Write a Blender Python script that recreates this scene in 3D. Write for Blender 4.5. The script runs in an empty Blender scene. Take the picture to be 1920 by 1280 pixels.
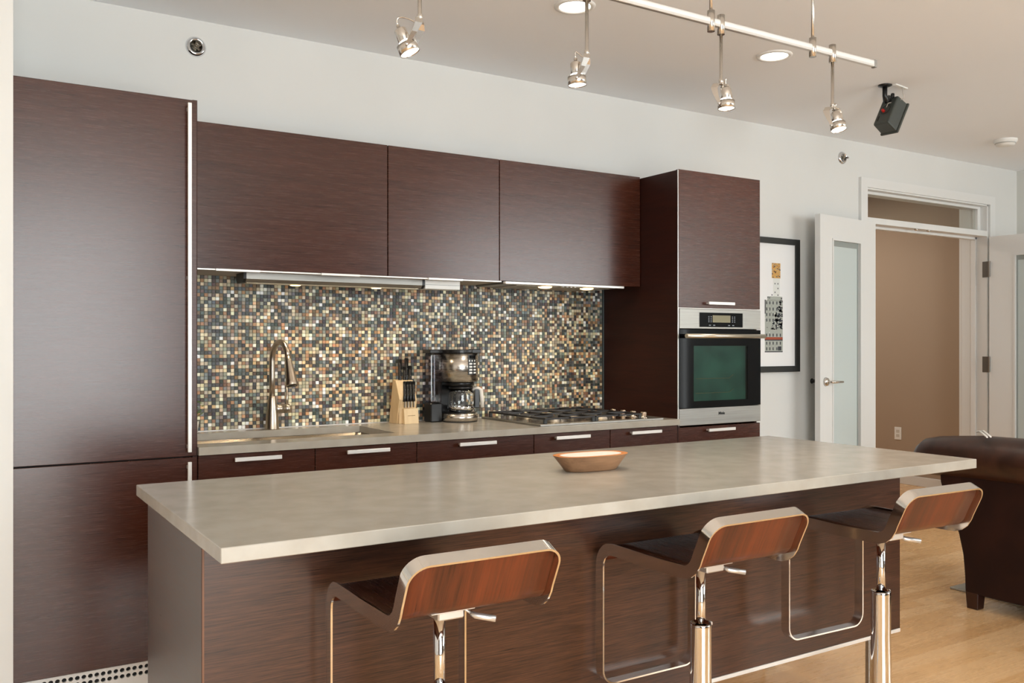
import bpy, bmesh, math, random
from mathutils import Vector, Matrix
R = math.radians
rnd = random.Random(7)
S = bpy.context.scene
COL = S.collection

# ------------------------------------------------------------------ camera, light, exposure
cd = bpy.data.cameras.new('camera'); cam = bpy.data.objects.new('camera', cd); COL.objects.link(cam)
cam.location = (0, 0, 1.29); cam.rotation_euler = (R(90), 0, R(-32.009))
cd.sensor_width = 36; cd.lens = 1687.9 / 1920 * 36; cd.shift_y = 4.4 / 1920
cd.clip_start = 0.02; cd.clip_end = 60
S.camera = cam
S.view_settings.view_transform = 'Standard'; S.view_settings.look = 'None'
S.view_settings.gamma = 1; S.view_settings.use_curve_mapping = False
S.view_settings.exposure = -0.07
wd = bpy.data.worlds.new('daylight'); S.world = wd; wd.use_nodes = True
bgn = wd.node_tree.nodes['Background']
bgn.inputs[0].default_value = (0.94, 0.985, 0.99, 1); bgn.inputs[1].default_value = 11.5
def area_light(name, loc, rot, sx, sy, power, col, portal=False, spread=180):
    l = bpy.data.lights.new(name, 'AREA'); l.shape = 'RECTANGLE'; l.size = sx; l.size_y = sy
    l.energy = power; l.color = col; l.spread = R(spread)
    if portal: l.cycles.is_portal = True
    o = bpy.data.objects.new(name, l); COL.objects.link(o); o.location = loc; o.rotation_euler = rot
    return o
# window openings of the room (behind the camera and on the right), used as portals for the daylight
WIN_FRONT = [(-0.5, 1.75, 0.1, 2.6), (4.75, 7.27, 1.15, 2.6)]
WIN_RIGHT = [(-1.42, -1.06, 0.15, 2.5)]
for a, b, c, d in WIN_FRONT:
    area_light('portal', ((a+b)/2, -1.95, (c+d)/2), (R(90), 0, 0), b-a, d-c, 1, (1, 1, 1), True)
for a, b, c, d in WIN_RIGHT:
    area_light('portal', (7.45, (a+b)/2, (c+d)/2), (R(90), 0, R(90)), b-a, d-c, 1, (1, 1, 1), True)
# added fill lights below the ceiling, no visible fixtures: living side and hall
area_light('room_fill', (1.6, 0.6, 2.66), (0, 0, 0), 2.6, 1.6, 7, (1.0, 0.95, 0.88))
area_light('hall_fill', (6.2, 5.6, 2.66), (0, 0, 0), 1.0, 1.0, 26, (1.0, 0.92, 0.82))

# ------------------------------------------------------------------ materials
def s2l(c):
    c = c / 255
    return c / 12.92 if c <= 0.04045 else ((c + 0.055) / 1.055) ** 2.4
def rgb(r, g, b): return (s2l(r), s2l(g), s2l(b), 1)
def mat(name, col, rough=0.5, metal=0.0, **k):
    m = bpy.data.materials.new(name); m.use_nodes = True
    b = m.node_tree.nodes['Principled BSDF']
    b.inputs['Base Color'].default_value = col; b.inputs['Roughness'].default_value = rough
    b.inputs['Metallic'].default_value = metal
    for a, v in k.items(): b.inputs[a.replace('_', ' ')].default_value = v
    return m
def nodes(m): return m.node_tree.nodes, m.node_tree.links, m.node_tree.nodes['Principled BSDF']
def noise_mix(m, ca, cb, scale, detail=4, mapping=(1, 1, 1), lo=0.35, hi=0.65, bump=0, rough=None, rough2=None, dist=0):
    n, l, b = nodes(m)
    tc = n.new('ShaderNodeTexCoord'); mp = n.new('ShaderNodeMapping'); mp.inputs['Scale'].default_value = mapping
    nz = n.new('ShaderNodeTexNoise'); nz.inputs['Scale'].default_value = scale; nz.inputs['Detail'].default_value = detail
    nz.inputs['Distortion'].default_value = dist
    l.new(tc.outputs['Object'], mp.inputs[0]); l.new(mp.outputs[0], nz.inputs['Vector'])
    cr = n.new('ShaderNodeValToRGB'); cr.color_ramp.elements[0].position = lo; cr.color_ramp.elements[1].position = hi
    cr.color_ramp.elements[0].color = ca; cr.color_ramp.elements[1].color = cb
    l.new(nz.outputs['Fac'], cr.inputs[0]); l.new(cr.outputs[0], b.inputs['Base Color'])
    if bump:
        bp = n.new('ShaderNodeBump'); bp.inputs['Strength'].default_value = bump; bp.inputs['Distance'].default_value = 0.002
        l.new(nz.outputs['Fac'], bp.inputs['Height']); l.new(bp.outputs[0], b.inputs['Normal'])
    if rough is not None:
        mr = n.new('ShaderNodeMapRange'); mr.inputs['To Min'].default_value = rough; mr.inputs['To Max'].default_value = rough2
        l.new(nz.outputs['Fac'], mr.inputs['Value']); l.new(mr.outputs[0], b.inputs['Roughness'])
    return m
def wood(name, dark, light, mapping, rough=0.3, broad=0.5, rvar=(.08, .1), **k):
    """fine straight grain: a stretched fine noise and a broad slow one"""
    m = mat(name, dark, rough, **k); n, l, b = nodes(m)
    tc = n.new('ShaderNodeTexCoord'); mp = n.new('ShaderNodeMapping'); mp.inputs['Scale'].default_value = mapping
    l.new(tc.outputs['Object'], mp.inputs[0])
    nz = n.new('ShaderNodeTexNoise'); nz.inputs['Scale'].default_value = 1; nz.inputs['Detail'].default_value = 5; nz.inputs['Roughness'].default_value = 0.7
    l.new(mp.outputs[0], nz.inputs['Vector'])
    mp2 = n.new('ShaderNodeMapping'); mp2.inputs['Scale'].default_value = [v ** 0.55 for v in mapping]
    l.new(tc.outputs['Object'], mp2.inputs[0])
    n2 = n.new('ShaderNodeTexNoise'); n2.inputs['Scale'].default_value = 1; n2.inputs['Detail'].default_value = 3
    l.new(mp2.outputs[0], n2.inputs['Vector'])
    ad = n.new('ShaderNodeMixRGB'); ad.inputs[0].default_value = broad
    l.new(nz.outputs['Fac'], ad.inputs[1]); l.new(n2.outputs['Fac'], ad.inputs[2])
    cr = n.new('ShaderNodeValToRGB'); cr.color_ramp.elements[0].position = 0.36; cr.color_ramp.elements[1].position = 0.64
    cr.color_ramp.elements[0].color = dark; cr.color_ramp.elements[1].color = light
    l.new(ad.outputs[0], cr.inputs[0]); l.new(cr.outputs[0], b.inputs['Base Color'])
    mr = n.new('ShaderNodeMapRange'); mr.inputs['To Min'].default_value = rough - rvar[0]; mr.inputs['To Max'].default_value = rough + rvar[1]
    l.new(nz.outputs['Fac'], mr.inputs['Value']); l.new(mr.outputs[0], b.inputs['Roughness'])
    return m
def emit(name, col, strength):
    m = mat(name, col, 0.4); n, l, b = nodes(m)
    b.inputs['Emission Color'].default_value = col; b.inputs['Emission Strength'].default_value = strength
    return m
WALL = noise_mix(mat('wall_paint', rgb(222, 222, 218), 0.75), rgb(219, 219, 216), rgb(222, 222, 219), 2)
CEIL = mat('ceiling_paint', rgb(247, 249, 252), 0.85)
TRIM = mat('white_gloss_paint', rgb(226, 226, 224), 0.4)
BROWN = mat('brown_wall_paint', rgb(168, 148, 128), 0.7)
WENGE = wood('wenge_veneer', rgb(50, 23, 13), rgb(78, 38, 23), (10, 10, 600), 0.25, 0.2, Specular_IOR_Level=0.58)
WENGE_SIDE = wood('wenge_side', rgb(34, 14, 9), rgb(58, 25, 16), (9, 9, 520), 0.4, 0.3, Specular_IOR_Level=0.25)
ISLW = wood('island_veneer', rgb(34, 18, 10), rgb(84, 51, 33), (11, 11, 560), 0.3, 0.12, Specular_IOR_Level=0.5)
OAKEDGE = mat('veneer_edge', rgb(112, 74, 50), 0.5)
DARKIN = mat('dark_gap', rgb(14, 10, 9), 0.7)
STONE = noise_mix(mat('quartz_stone', rgb(158, 147, 132), 0.2), rgb(166, 159, 147), rgb(174, 168, 157), 14, 6, rough=0.17, rough2=0.23)
STEEL = noise_mix(mat('brushed_steel', rgb(160, 158, 153), 0.4, 1.0), rgb(152, 150, 145), rgb(168, 166, 161), 4, 3, (1, 1, 90), rough=0.38, rough2=0.48)
NICKEL = mat('satin_nickel', rgb(212, 207, 200), 0.26, 1.0)
CHROME = mat('chrome', rgb(225, 226, 228), 0.06, 1.0)
CHROMED = mat('polished_band', rgb(232, 229, 224), 0.12, 1.0)
ALU = mat('aluminium', rgb(225, 224, 222), 0.38, 0.85)
ALUW = mat('anodised_pull', rgb(232, 230, 226), 0.4, 0.5)
BLACKG = mat('black_glass', rgb(6, 7, 10), 0.05, 0.0, Specular_IOR_Level=0.1)
BLACKP = mat('black_plastic', rgb(18, 18, 19), 0.32)
RUBBER = mat('dark_rubber', rgb(60, 62, 62), 0.6)
IRON = mat('cast_iron', rgb(38, 36, 37), 0.42)
SPKR = mat('speaker_shell', rgb(62, 66, 62), 0.5)
WHITEP = mat('white_plastic', rgb(235, 234, 230), 0.4)
TEAL = noise_mix(mat('teal_enamel', rgb(60, 130, 118), 0.3), rgb(44, 104, 92), rgb(76, 144, 126), 7, 4)
def thin_glass(name, tint, refl=.06, rough=.02):
    m = bpy.data.materials.new(name); m.use_nodes = True; n, l = m.node_tree.nodes, m.node_tree.links; n.clear()
    o = n.new('ShaderNodeOutputMaterial'); mx = n.new('ShaderNodeMixShader'); t = n.new('ShaderNodeBsdfTransparent'); g = n.new('ShaderNodeBsdfGlossy'); mx.inputs[0].default_value = refl; t.inputs[0].default_value = tint; g.inputs['Roughness'].default_value = rough
    l.new(t.outputs[0], mx.inputs[1]); l.new(g.outputs[0], mx.inputs[2]); l.new(mx.outputs[0], o.inputs[0]); return m
def glass_mat(name, col, rough, frost=False):
    m = mat(name, col, rough, 0.0, Transmission_Weight=1.0, IOR=1.45); return m
GLASS = glass_mat('clear_glass', (0.97, 0.98, 0.98, 1), 0.0)
FROST = mat('frosted_glass', rgb(198, 208, 207), 0.3)
TANK = thin_glass('smoky_clear_plastic', (.70, .68, .72, 1), .06, .08)
PLYD = wood('dark_plywood', rgb(32, 15, 10), rgb(58, 28, 19), (150, 5, 5), 0.25)
PLY = wood('red_brown_plywood', rgb(54, 23, 12), rgb(104, 46, 22), (170, 7, 7), 0.3, 0.5)
MAPLE = wood('maple_block', rgb(214, 180, 132), rgb(232, 204, 160), (60, 60, 6), 0.45)
LEATHER = noise_mix(mat('dark_leather', rgb(50, 28, 19), 0.38), rgb(44, 24, 16), rgb(64, 36, 24), 14, 6, bump=0.25, rough=0.28, rough2=0.5)
LEATHERF = noise_mix(mat('dark_leather_panel', rgb(40, 20, 14), 0.6, Specular_IOR_Level=.2), rgb(34, 16, 11), rgb(44, 22, 15), 6, 5, bump=0.1)
RUG = noise_mix(mat('grey_rug', rgb(176, 172, 162), 0.95), rgb(160, 156, 146), rgb(192, 188, 178), 300, 2, bump=0.4)
BOWLW = wood('bowl_wood', rgb(112, 82, 58), rgb(158, 120, 88), (9, 60, 60), 0.55)
BOWLR = mat('bowl_rim_wood', rgb(196, 122, 58), 0.5)
WAX = mat('white_wax', rgb(240, 232, 222), 0.45, 0.0, Subsurface_Weight=0.2)
LEAF = mat('leaf_green', rgb(120, 160, 60), 0.5)
POT = mat('white_pot', rgb(220, 215, 205), 0.4)
LAMPW = emit('lamp_white', rgb(255, 246, 232), 9)
LAMPD = emit('downlight_diffuser', rgb(255, 250, 240), 5)
LAMPY = emit('lamp_warm', rgb(255, 214, 150), 4)
BEIGE = mat('underside_beige', rgb(176, 164, 148), 0.5)
def wall_tint(): pass

# ------------------------------------------------------------------ geometry helpers
def NB(): return bmesh.new()
def add_box(bm, x0, x1, y0, y1, z0, z1, bev=0.0, M=None, seg=1):
    vs = []
    t = bmesh.new()
    c = [t.verts.new((x, y, z)) for x in (x0, x1) for y in (y0, y1) for z in (z0, z1)]
    for f in ((0, 1, 3, 2), (4, 6, 7, 5), (0, 4, 5, 1), (2, 3, 7, 6), (0, 2, 6, 4), (1, 5, 7, 3)):
        t.faces.new([c[i] for i in f])
    if bev:
        bmesh.ops.bevel(t, geom=list(t.edges), offset=bev, segments=seg, affect='EDGES', profile=0.5)
    merge(bm, t, M); return bm
def merge(bm, t, M=None):
    if M is not None: bmesh.ops.transform(t, matrix=M, verts=t.verts)
    mp = {v: bm.verts.new(v.co) for v in t.verts}
    for f in t.faces:
        try:
            g = bm.faces.new([mp[v] for v in f.verts]); g.smooth = f.smooth; g.material_index = f.material_index
        except ValueError: pass
    t.free()
def frame_of(d):
    d = Vector(d).normalized(); a = Vector((0, 0, 1)) if abs(d.z) < 0.9 else Vector((1, 0, 0))
    u = d.cross(a).normalized(); return u, d.cross(u).normalized()
def add_tube(bm, pts, r, seg=12, cap=True, flat=None):
    """round tube along a list of points; r number or list"""
    pts = [Vector(p) for p in pts]; n = len(pts); rr = r if isinstance(r, (list, tuple)) else [r] * n
    rings = []; u = None
    for i, p in enumerate(pts):
        d = (pts[min(i + 1, n - 1)] - pts[max(i - 1, 0)]).normalized()
        if u is None: u, w = frame_of(d)
        else:
            u = (u - d * u.dot(d)).normalized(); w = d.cross(u)
        w = d.cross(u)
        rings.append([bm.verts.new(p + (u * math.cos(2 * math.pi * k / seg) + w * math.sin(2 * math.pi * k / seg)) * rr[i]) for k in range(seg)])
    for a, b in zip(rings, rings[1:]):
        for k in range(seg):
            f = bm.faces.new((a[k], a[(k + 1) % seg], b[(k + 1) % seg], b[k])); f.smooth = True
    if cap:
        bm.faces.new(rings[0][::-1]); bm.faces.new(rings[-1])
    return bm
def add_lathe(bm, prof, c=(0, 0, 0), seg=24, M=None, sm=True, close=False):
    t = bmesh.new(); rings = []
    for r, z in prof:
        if r < 1e-6: rings.append([t.verts.new((0, 0, z))])
        else: rings.append([t.verts.new((r * math.cos(2 * math.pi * k / seg), r * math.sin(2 * math.pi * k / seg), z)) for k in range(seg)])
    prs = list(zip(rings, rings[1:]))
    if close: prs.append((rings[-1], rings[0]))
    for a, b in prs:
        for k in range(seg):
            k2 = (k + 1) % seg
            q = [a[k % len(a)], a[k2 % len(a)], b[k2 % len(b)], b[k % len(b)]]
            q2 = []
            for v in q:
                if v not in q2: q2.append(v)
            if len(q2) > 2:
                f = t.faces.new(q2); f.smooth = sm
    if M is None: M = Matrix.Translation(c)
    merge(bm, t, M); return bm
def aim(loc, d, roll=0):
    """matrix taking +Z to direction d at loc"""
    q = Vector(d).to_track_quat('Z', 'Y'); return Matrix.Translation(loc) @ q.to_matrix().to_4x4() @ Matrix.Rotation(roll, 4, 'Z')
def add_prism(bm, pts, axis, a, b, bev=0):
    """extrude polygon (2D pts in the other two axes, cyclic order) along axis from a to b"""
    t = bmesh.new()
    def mk(p, w):
        return {'x': (w, p[0], p[1]), 'y': (p[0], w, p[1]), 'z': (p[0], p[1], w)}[axis]
    A = [t.verts.new(mk(p, a)) for p in pts]; B = [t.verts.new(mk(p, b)) for p in pts]
    t.faces.new(A[::-1]); t.faces.new(B)
    for i in range(len(pts)):
        j = (i + 1) % len(pts); t.faces.new((A[i], A[j], B[j], B[i]))
    bmesh.ops.recalc_face_normals(t, faces=t.faces)
    if bev: bmesh.ops.bevel(t, geom=list(t.edges), offset=bev, segments=2, affect='EDGES', profile=0.5)
    merge(bm, t); return bm
def add_holed(bm, u0, u1, v0, v1, holes, w0, w1, axis):
    """slab in the plane normal to axis with rectangular holes (ua,ub,va,vb)"""
    us = sorted({u0, u1, *[h[0] for h in holes], *[h[1] for h in holes]}); vs = sorted({v0, v1, *[h[2] for h in holes], *[h[3] for h in holes]})
    us = [u for u in us if u0 - 1e-9 <= u <= u1 + 1e-9]; vs = [v for v in vs if v0 - 1e-9 <= v <= v1 + 1e-9]
    def P(u, v, w): return {'x': (w, u, v), 'y': (u, w, v), 'z': (u, v, w)}[axis]
    V = {}
    def vert(i, j, k):
        if (i, j, k) not in V: V[i, j, k] = bm.verts.new(P(us[i], vs[j], (w0, w1)[k]))
        return V[i, j, k]
    def solid(i, j):
        if not (0 <= i < len(us) - 1 and 0 <= j < len(vs) - 1): return False
        cu, cv = (us[i] + us[i + 1]) / 2, (vs[j] + vs[j + 1]) / 2
        return not any(h[0] < cu < h[1] and h[2] < cv < h[3] for h in holes)
    new = []
    for i in range(len(us) - 1):
        for j in range(len(vs) - 1):
            if not solid(i, j): continue
            new.append(bm.faces.new([vert(i, j, 0), vert(i + 1, j, 0), vert(i + 1, j + 1, 0), vert(i, j + 1, 0)]))
            new.append(bm.faces.new([vert(i, j, 1), vert(i, j + 1, 1), vert(i + 1, j + 1, 1), vert(i + 1, j, 1)]))
            for di, dj, e in ((-1, 0, ((i, j), (i, j + 1))), (1, 0, ((i + 1, j), (i + 1, j + 1))), (0, -1, ((i, j), (i + 1, j))), (0, 1, ((i, j + 1), (i + 1, j + 1)))):
                if not solid(i + di, j + dj):
                    (a, b), (c, d) = e
                    new.append(bm.faces.new([vert(a, b, 0), vert(c, d, 0), vert(c, d, 1), vert(a, b, 1)]))
    bmesh.ops.recalc_face_normals(bm, faces=new); return bm
def rot_about(p, ax, ang): return Matrix.Translation(p) @ Matrix.Rotation(ang, 4, ax) @ Matrix.Translation(-Vector(p))

ROOTLOC = {}
def obj(name, bm, m, parent=None, smooth=None, origin=None, recalc=True):
    me = bpy.data.meshes.new(name)
    off = Vector((0, 0, 0))
    if parent is not None: off = ROOTLOC.get(parent.name, Vector((0, 0, 0)))
    elif origin is not None: off = Vector(origin)
    if off.length: bmesh.ops.translate(bm, vec=-off, verts=bm.verts)
    if recalc: bmesh.ops.recalc_face_normals(bm, faces=bm.faces)
    bm.to_mesh(me); bm.free()
    for q in (m if isinstance(m, (list, tuple)) else [m]): me.materials.append(q)
    o = bpy.data.objects.new(name, me); COL.objects.link(o)
    if parent is not None: o.parent = parent; ROOTLOC[o.name] = off
    else:
        o.location = off; ROOTLOC[o.name] = off
    return o
def tag(o, label, cat=None, group=None, kind=None):
    if label: o['label'] = label
    if cat: o['category'] = cat
    if group: o['group'] = group
    if kind: o['kind'] = kind
    return o
def thing(name, label, cat, loc=(0, 0, 0), group=None):
    o = bpy.data.objects.new(name, None); COL.objects.link(o); o.location = loc; o.empty_display_size = 0.05
    ROOTLOC[o.name] = Vector(loc); return tag(o, label, cat, group)
def struct(name, bm, m, parent=None, label=None, recalc=True):
    o = obj(name, bm, m, parent, recalc=recalc)
    if parent is None: o['kind'] = 'structure'
    if label: o['label'] = label
    return o
def sroot(name, loc=(0, 0, 0), label=None):
    o = bpy.data.objects.new(name, None); COL.objects.link(o); o.location = loc; ROOTLOC[o.name] = Vector(loc)
    o['kind'] = 'structure'
    if label: o['label'] = label
    return o
def copy_tree(o, parent=None):
    c = o.copy(); COL.objects.link(c); c.parent = parent
    for ch in list(o.children): copy_tree(ch, c)
    return c
def box(name, m, parent, *a, bev=0.0, **k):
    return obj(name, add_box(NB(), *a, bev=bev, **k), m, parent)

# ------------------------------------------------------------------ room shell
W, U, F = 4.037, 3.712, 3.422      # wall face, upper cabinet face, tall/base cabinet face
CZ = 2.694; XR = 7.37; XL = -2.6; YF = -1.9
bm = add_box(NB(), XL - .1, XR + 2.2, YF - .1, 7.2, -0.12, -0.012)
floor = struct('floor', bm, mat('subfloor', rgb(120, 88, 58), 0.7), label='light maple plank floor')
struct('ceiling', add_box(NB(), XL - .1, XR + .3, YF - .1, 7.2, CZ, CZ + .1), CEIL, label='flat off-white ceiling')
OPX0, OPX1, OPZ = 5.441, 6.94, 2.385
struct('wall_back', add_holed(NB(), XL, XR + .1, 0, CZ, [(OPX0, OPX1, -1, OPZ)], W, W + .19, 'y') if False else
       add_holed(NB(), XL, XR + .3, 0, CZ, [(OPX0, OPX1, 0, OPZ)], W, W + .19, 'y'), WALL, label='white wall behind the kitchen')
struct('wall_left', add_box(NB(), -0.6, 0.174, 3.30, W, 0, CZ), WALL, label='white wall end left of the tall cabinet')
struct('wall_side', add_box(NB(), XL - .1, XL, YF, W, 0, CZ), WALL)
struct('wall_right', add_holed(NB(), YF, W, 0, CZ, [(a, b, c, d) for a, b, c, d in WIN_RIGHT], XR, XR + .1, 'x'),
       mat('wall_paint_grey', rgb(214, 214, 208), 0.75), label='pale grey wall at the right end')
struct('wall_front', add_holed(NB(), XL, XR, 0, CZ, WIN_FRONT, YF - .1, YF, 'y'), mat('darkened_taupe', rgb(92, 82, 74), .8))  # unseen wall, colour darkened to cut ambient light and haze reflected in cabinets
for i, (a, b, c, d) in enumerate(WIN_FRONT):
    w = 0.05; mx = (a + b) / 2
    struct('window_%d' % (i + 2), add_holed(NB(), a, b, c, d, [(a + w, mx - w / 2, c + w, d - w), (mx + w / 2, b - w, c + w, d - w)], YF - .08, YF - .03, 'y'), TRIM)
for i, (a, b, c, d) in enumerate(WIN_RIGHT):
    w = 0.05; mx = (a + b) / 2
    struct('window_4', add_holed(NB(), a, b, c, d, [(a + w, mx - w / 2, c + w, d - w), (mx + w / 2, b - w, c + w, d - w)], XR + .03, XR + .08, 'x'), TRIM)
# hall beyond the doors
struct('wall_hall_right', add_box(NB(), 7.46, 7.56, W + .19, 7.0, 0, CZ), BROWN, label='brown wall of the hall beyond the double doors')
struct('wall_hall_far', add_box(NB(), 4.8, 7.56, 7.0, 7.1, 0, CZ), BROWN)
struct('wall_hall_left', add_box(NB(), 4.8, 4.9, W + .19, 7.0, 0, CZ), BROWN)
struct('baseboard_hall', add_box(NB(), 7.445, 7.46, W + .19, 7.0, 0, 0.085, bev=.003), TRIM, label='white baseboard of the brown hall wall')
struct('baseboard_back', add_box(NB(), 3.74, 5.37, W - .014, W, 0, 0.1, bev=.003), TRIM)

# floor planks along x
PW, PL = 0.0835, 0.95
plank_mats = [wood('maple_plank_%s' % 'abcd'[i], rgb(*c), rgb(*d), (3, 45, 45), 0.27, rvar=(.01, .02)) for i, (c, d) in enumerate((
    ((228, 184, 132), (230, 187, 136)), ((221, 176, 124), (224, 180, 128)), ((233, 191, 141), (235, 194, 145)), ((217, 171, 119), (220, 175, 123))))]
protos = {}
far = {i: NB() for i in range(4)}
def plank_mesh(L, mi):
    key = (round(L, 3), mi)
    if key not in protos:
        me = bpy.data.meshes.new('plank'); b = NB(); add_box(b, 0, L, 0, PW, -0.012, 0, bev=0.0005)
        bmesh.ops.recalc_face_normals(b, faces=b.faces); b.to_mesh(me); b.free(); me.materials.append(plank_mats[mi]); protos[key] = me
    return protos[key]
rows = int((7.0 - YF) / PW)
for r in range(rows):
    y = YF + r * PW; x = XL - rnd.choice((0, .2, .35, .5, .65, .8))
    while x < 7.46:
        L = rnd.choice((0.7, 0.95, 1.2)); mi = rnd.randrange(4)
        x0, x1 = max(x, XL), min(x + L, 7.46)
        if x1 - x0 > 0.02:
            if 1.95 < x0 < 5.4 and 1.6 < y < 4.0 and x1 - x0 == L or (x1 - x0 == L and 1.95 < x0 < 5.4 and 1.6 < y < 4.0):
                o = bpy.data.objects.new('plank', plank_mesh(L, mi)); COL.objects.link(o); o.parent = floor; o.location = (x0, y, 0)
            else:
                add_box(far[mi], x0, x1, y, y + PW, -0.012, 0)
        x += L
for i in range(4):
    o = obj('planks', far[i], plank_mats[i], floor); o['kind'] = 'stuff'

# door casing, transom, jambs
CX0, CX1, CZT = 5.371, 7.02, 2.45
cas = struct('trim_1', add_holed(NB(), CX0, CX1, 0, CZT, [(OPX0, OPX1 + .012, 0, OPZ)], W - .022, W, 'y'), TRIM, label='white casing around the double doorway and transom')
bm = NB()
add_box(bm, OPX0, OPX0 + .012, W - .01, W + .2, 0, OPZ, bev=.001); add_box(bm, OPX1 - .012, OPX1, W - .01, W + .2, 0, OPZ, bev=.001)
add_box(bm, OPX0, OPX1, W - .01, W + .2, OPZ - .012, OPZ - .0005)
obj('jamb', bm, TRIM, cas)
bm = NB(); add_box(bm, OPX1 - .03, OPX1 - .012, W + .075, W + .115, 0, 2.14, bev=.002); add_box(bm, OPX0 + .012, OPX0 + .03, W + .075, W + .115, 0, 2.14, bev=.002)
add_box(bm, OPX0 + .012, OPX1 - .012, W + .075, W + .115, 2.118, 2.14, bev=.002)
obj('door_stop', bm, TRIM, cas)
obj('transom_bar', add_box(NB(), OPX0 + .012, OPX1 - .012, W - .012, W + .16, 2.135, 2.178, bev=.002), TRIM, cas)
obj('back_casing', add_holed(NB(), CX0, CX1, 0, CZT, [(OPX0, OPX1, 0, OPZ)], W + .19, W + .228, 'y'), TRIM, cas)
win = struct('window_1', add_holed(NB(), OPX0 + .012, OPX1 - .012, 2.178, OPZ - .012, [(OPX0 + .05, OPX1 - .05, 2.19, OPZ - .03)], W + .045, W + .085, 'y'), TRIM, label='long narrow transom window over the doorway')
obj('pane', add_box(NB(), OPX0 + .05, OPX1 - .05, W + .062, W + .067, 2.19, OPZ - .03), thin_glass('clear_pane', (.93, .95, .94, 1)), win)
for hx in (6.02, 6.17): obj('ball_catch', add_lathe(NB(), [(0, 0), (.012, 0), (.016, -.006), (.006, -.014), (0, -.014)], (hx, W - .004, 2.135), 12), NICKEL, cas)

def door_leaf(name, label, hinge, ang, flip, sfree=.15, shinge=.2, L=.68):
    root = sroot(name, hinge, label)
    T = .038
    def fin(nm, b, m):
        o = obj(nm, b, m, None); o.parent = root; o.location = (0, 0, 0); ROOTLOC[o.name] = Vector((0, 0, 0)); return o
    y0, y1 = (0, T)
    fin('door_frame', add_holed(NB(), 0, L, 0.008, 2.125, [(shinge, L - sfree, .22, 1.965)], y0, y1, 'y'), TRIM)
    bm = NB()
    for yy in ((y0 - .006, y0 + .004), (y1 - .004, y1 + .006)):
        add_holed(bm, shinge - .012, L - sfree + .012, .208, 1.977, [(shinge, L - sfree, .22, 1.965)], yy[0], yy[1], 'y')
    fin('glazing_bead', bm, TRIM)
    fin('glass_pane', add_box(NB(), shinge, L - sfree, T / 2 - .003, T / 2 + .003, .22, 1.965), FROST)
    bm = NB(); add_holed(bm, shinge, L - sfree, .22, 1.965, [(shinge + .012, L - sfree - .012, .235, 1.93)], T / 2 - .006, T / 2 + .006, 'y')
    fin('glass_gasket', bm, mat('gasket_grey', rgb(150, 156, 152), 0.4))
    lh = fin('lever_handle', add_lathe(NB(), [(0, -.02), (.012, -.02), (.026, -.012), (.03, 0), (0, 0)], (0, 0, 0), 20, Matrix.Translation((L - .065, y0, 1.045)) @ Matrix.Rotation(R(-90), 4, 'X') @ Matrix.Rotation(R(0), 4, 'X')), NICKEL)
    bm = NB(); add_tube(bm, [(L - .065, y0 - .01, 1.045), (L - .065, y0 - .05, 1.045), (L - .075, y0 - .056, 1.045), (L - .175, y0 - .056, 1.043)], [.009, .009, .0095, .007], 10)
    o = fin('lever', bm, NICKEL); o.parent = lh
    for hz in (.25, 1.13, 1.875):
        ys = y0 if flip else y1
        bm = NB(); add_box(bm, -.002, 0.01, ys - .012, ys + .002, hz - .06, hz + .06, bev=.001); add_tube(bm, [(-.002, ys, hz - .06), (-.002, ys, hz + .06)], .006, 10)
        fin('hinge', bm, STEEL)
    root.rotation_euler = (0, 0, ang)
    return root
# left leaf folded back against the wall: seen face is local -y after a 180 deg turn, so local +y face; leaf runs to -x
d1 = door_leaf('door_1', 'left white door leaf with frosted glass folded back beside the framed picture', (5.41, 3.93, 0), 0, False)
# mirror the leaf: run towards -x with its face (-y) to the room
for ch in [c for c in d1.children_recursive]:
    me = ch.data
    if ch.parent == d1 or ch.parent.parent == d1:
        for v in me.vertices: v.co.x = -v.co.x
        me.flip_normals()
d1.rotation_euler = (0, 0, R(7.0))
d2 = door_leaf('door_2', 'right white door leaf with frosted glass standing open at the frame edge', (6.885, 3.985, 0), R(-90), True)
d2.rotation_euler = (0, 0, R(-88))
for hz in (1.876, 1.128): obj('hinge_leaf', add_box(NB(), 6.921, 6.929, 4.0, 4.062, hz - .062, hz + .062, bev=.001), mat('hinge_grey', rgb(120, 118, 114), 0.4, 0.6), cas)

# ------------------------------------------------------------------ ceiling and wall fittings
for x, lab in ((0.906, 'round chrome sprinkler cover high above the tall cabinet, far left'), (5.195, 'round chrome sprinkler cover on the wall near the doorway')):
    z = 2.577 if x < 2 else 2.565
    t = thing('fire_sprinkler', lab, 'sprinkler', (x, W, z), 'wall sprinklers')
    M = Matrix.Translation((x, W, z)) @ Matrix.Rotation(R(90), 4, 'X')
    obj('escutcheon', add_lathe(NB(), [(.044, 0), (.044, .003), (.036, .012), (.028, .014), (.026, .004), (0, .003)], (0, 0, 0), 28, M), CHROME, t)
    bm = add_lathe(NB(), [(0, .004), (.012, .004), (.011, .016), (.006, .022), (0, .024)], (0, 0, 0), 12, M)
    for k in range(5):
        a = k * 2 * math.pi / 5
        add_box(bm, -.003, .003, .006, .02, 0.008, .012, M=M @ Matrix.Rotation(a, 4, 'Z'))
    obj('nozzle', bm, mat('dull_brass', rgb(120, 112, 98), .35, .9), t)
    if x > 2:
        obj('deflector', add_box(NB(), .02, .032, -.006, .006, .01, .03, M=M), CHROME, t)
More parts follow.
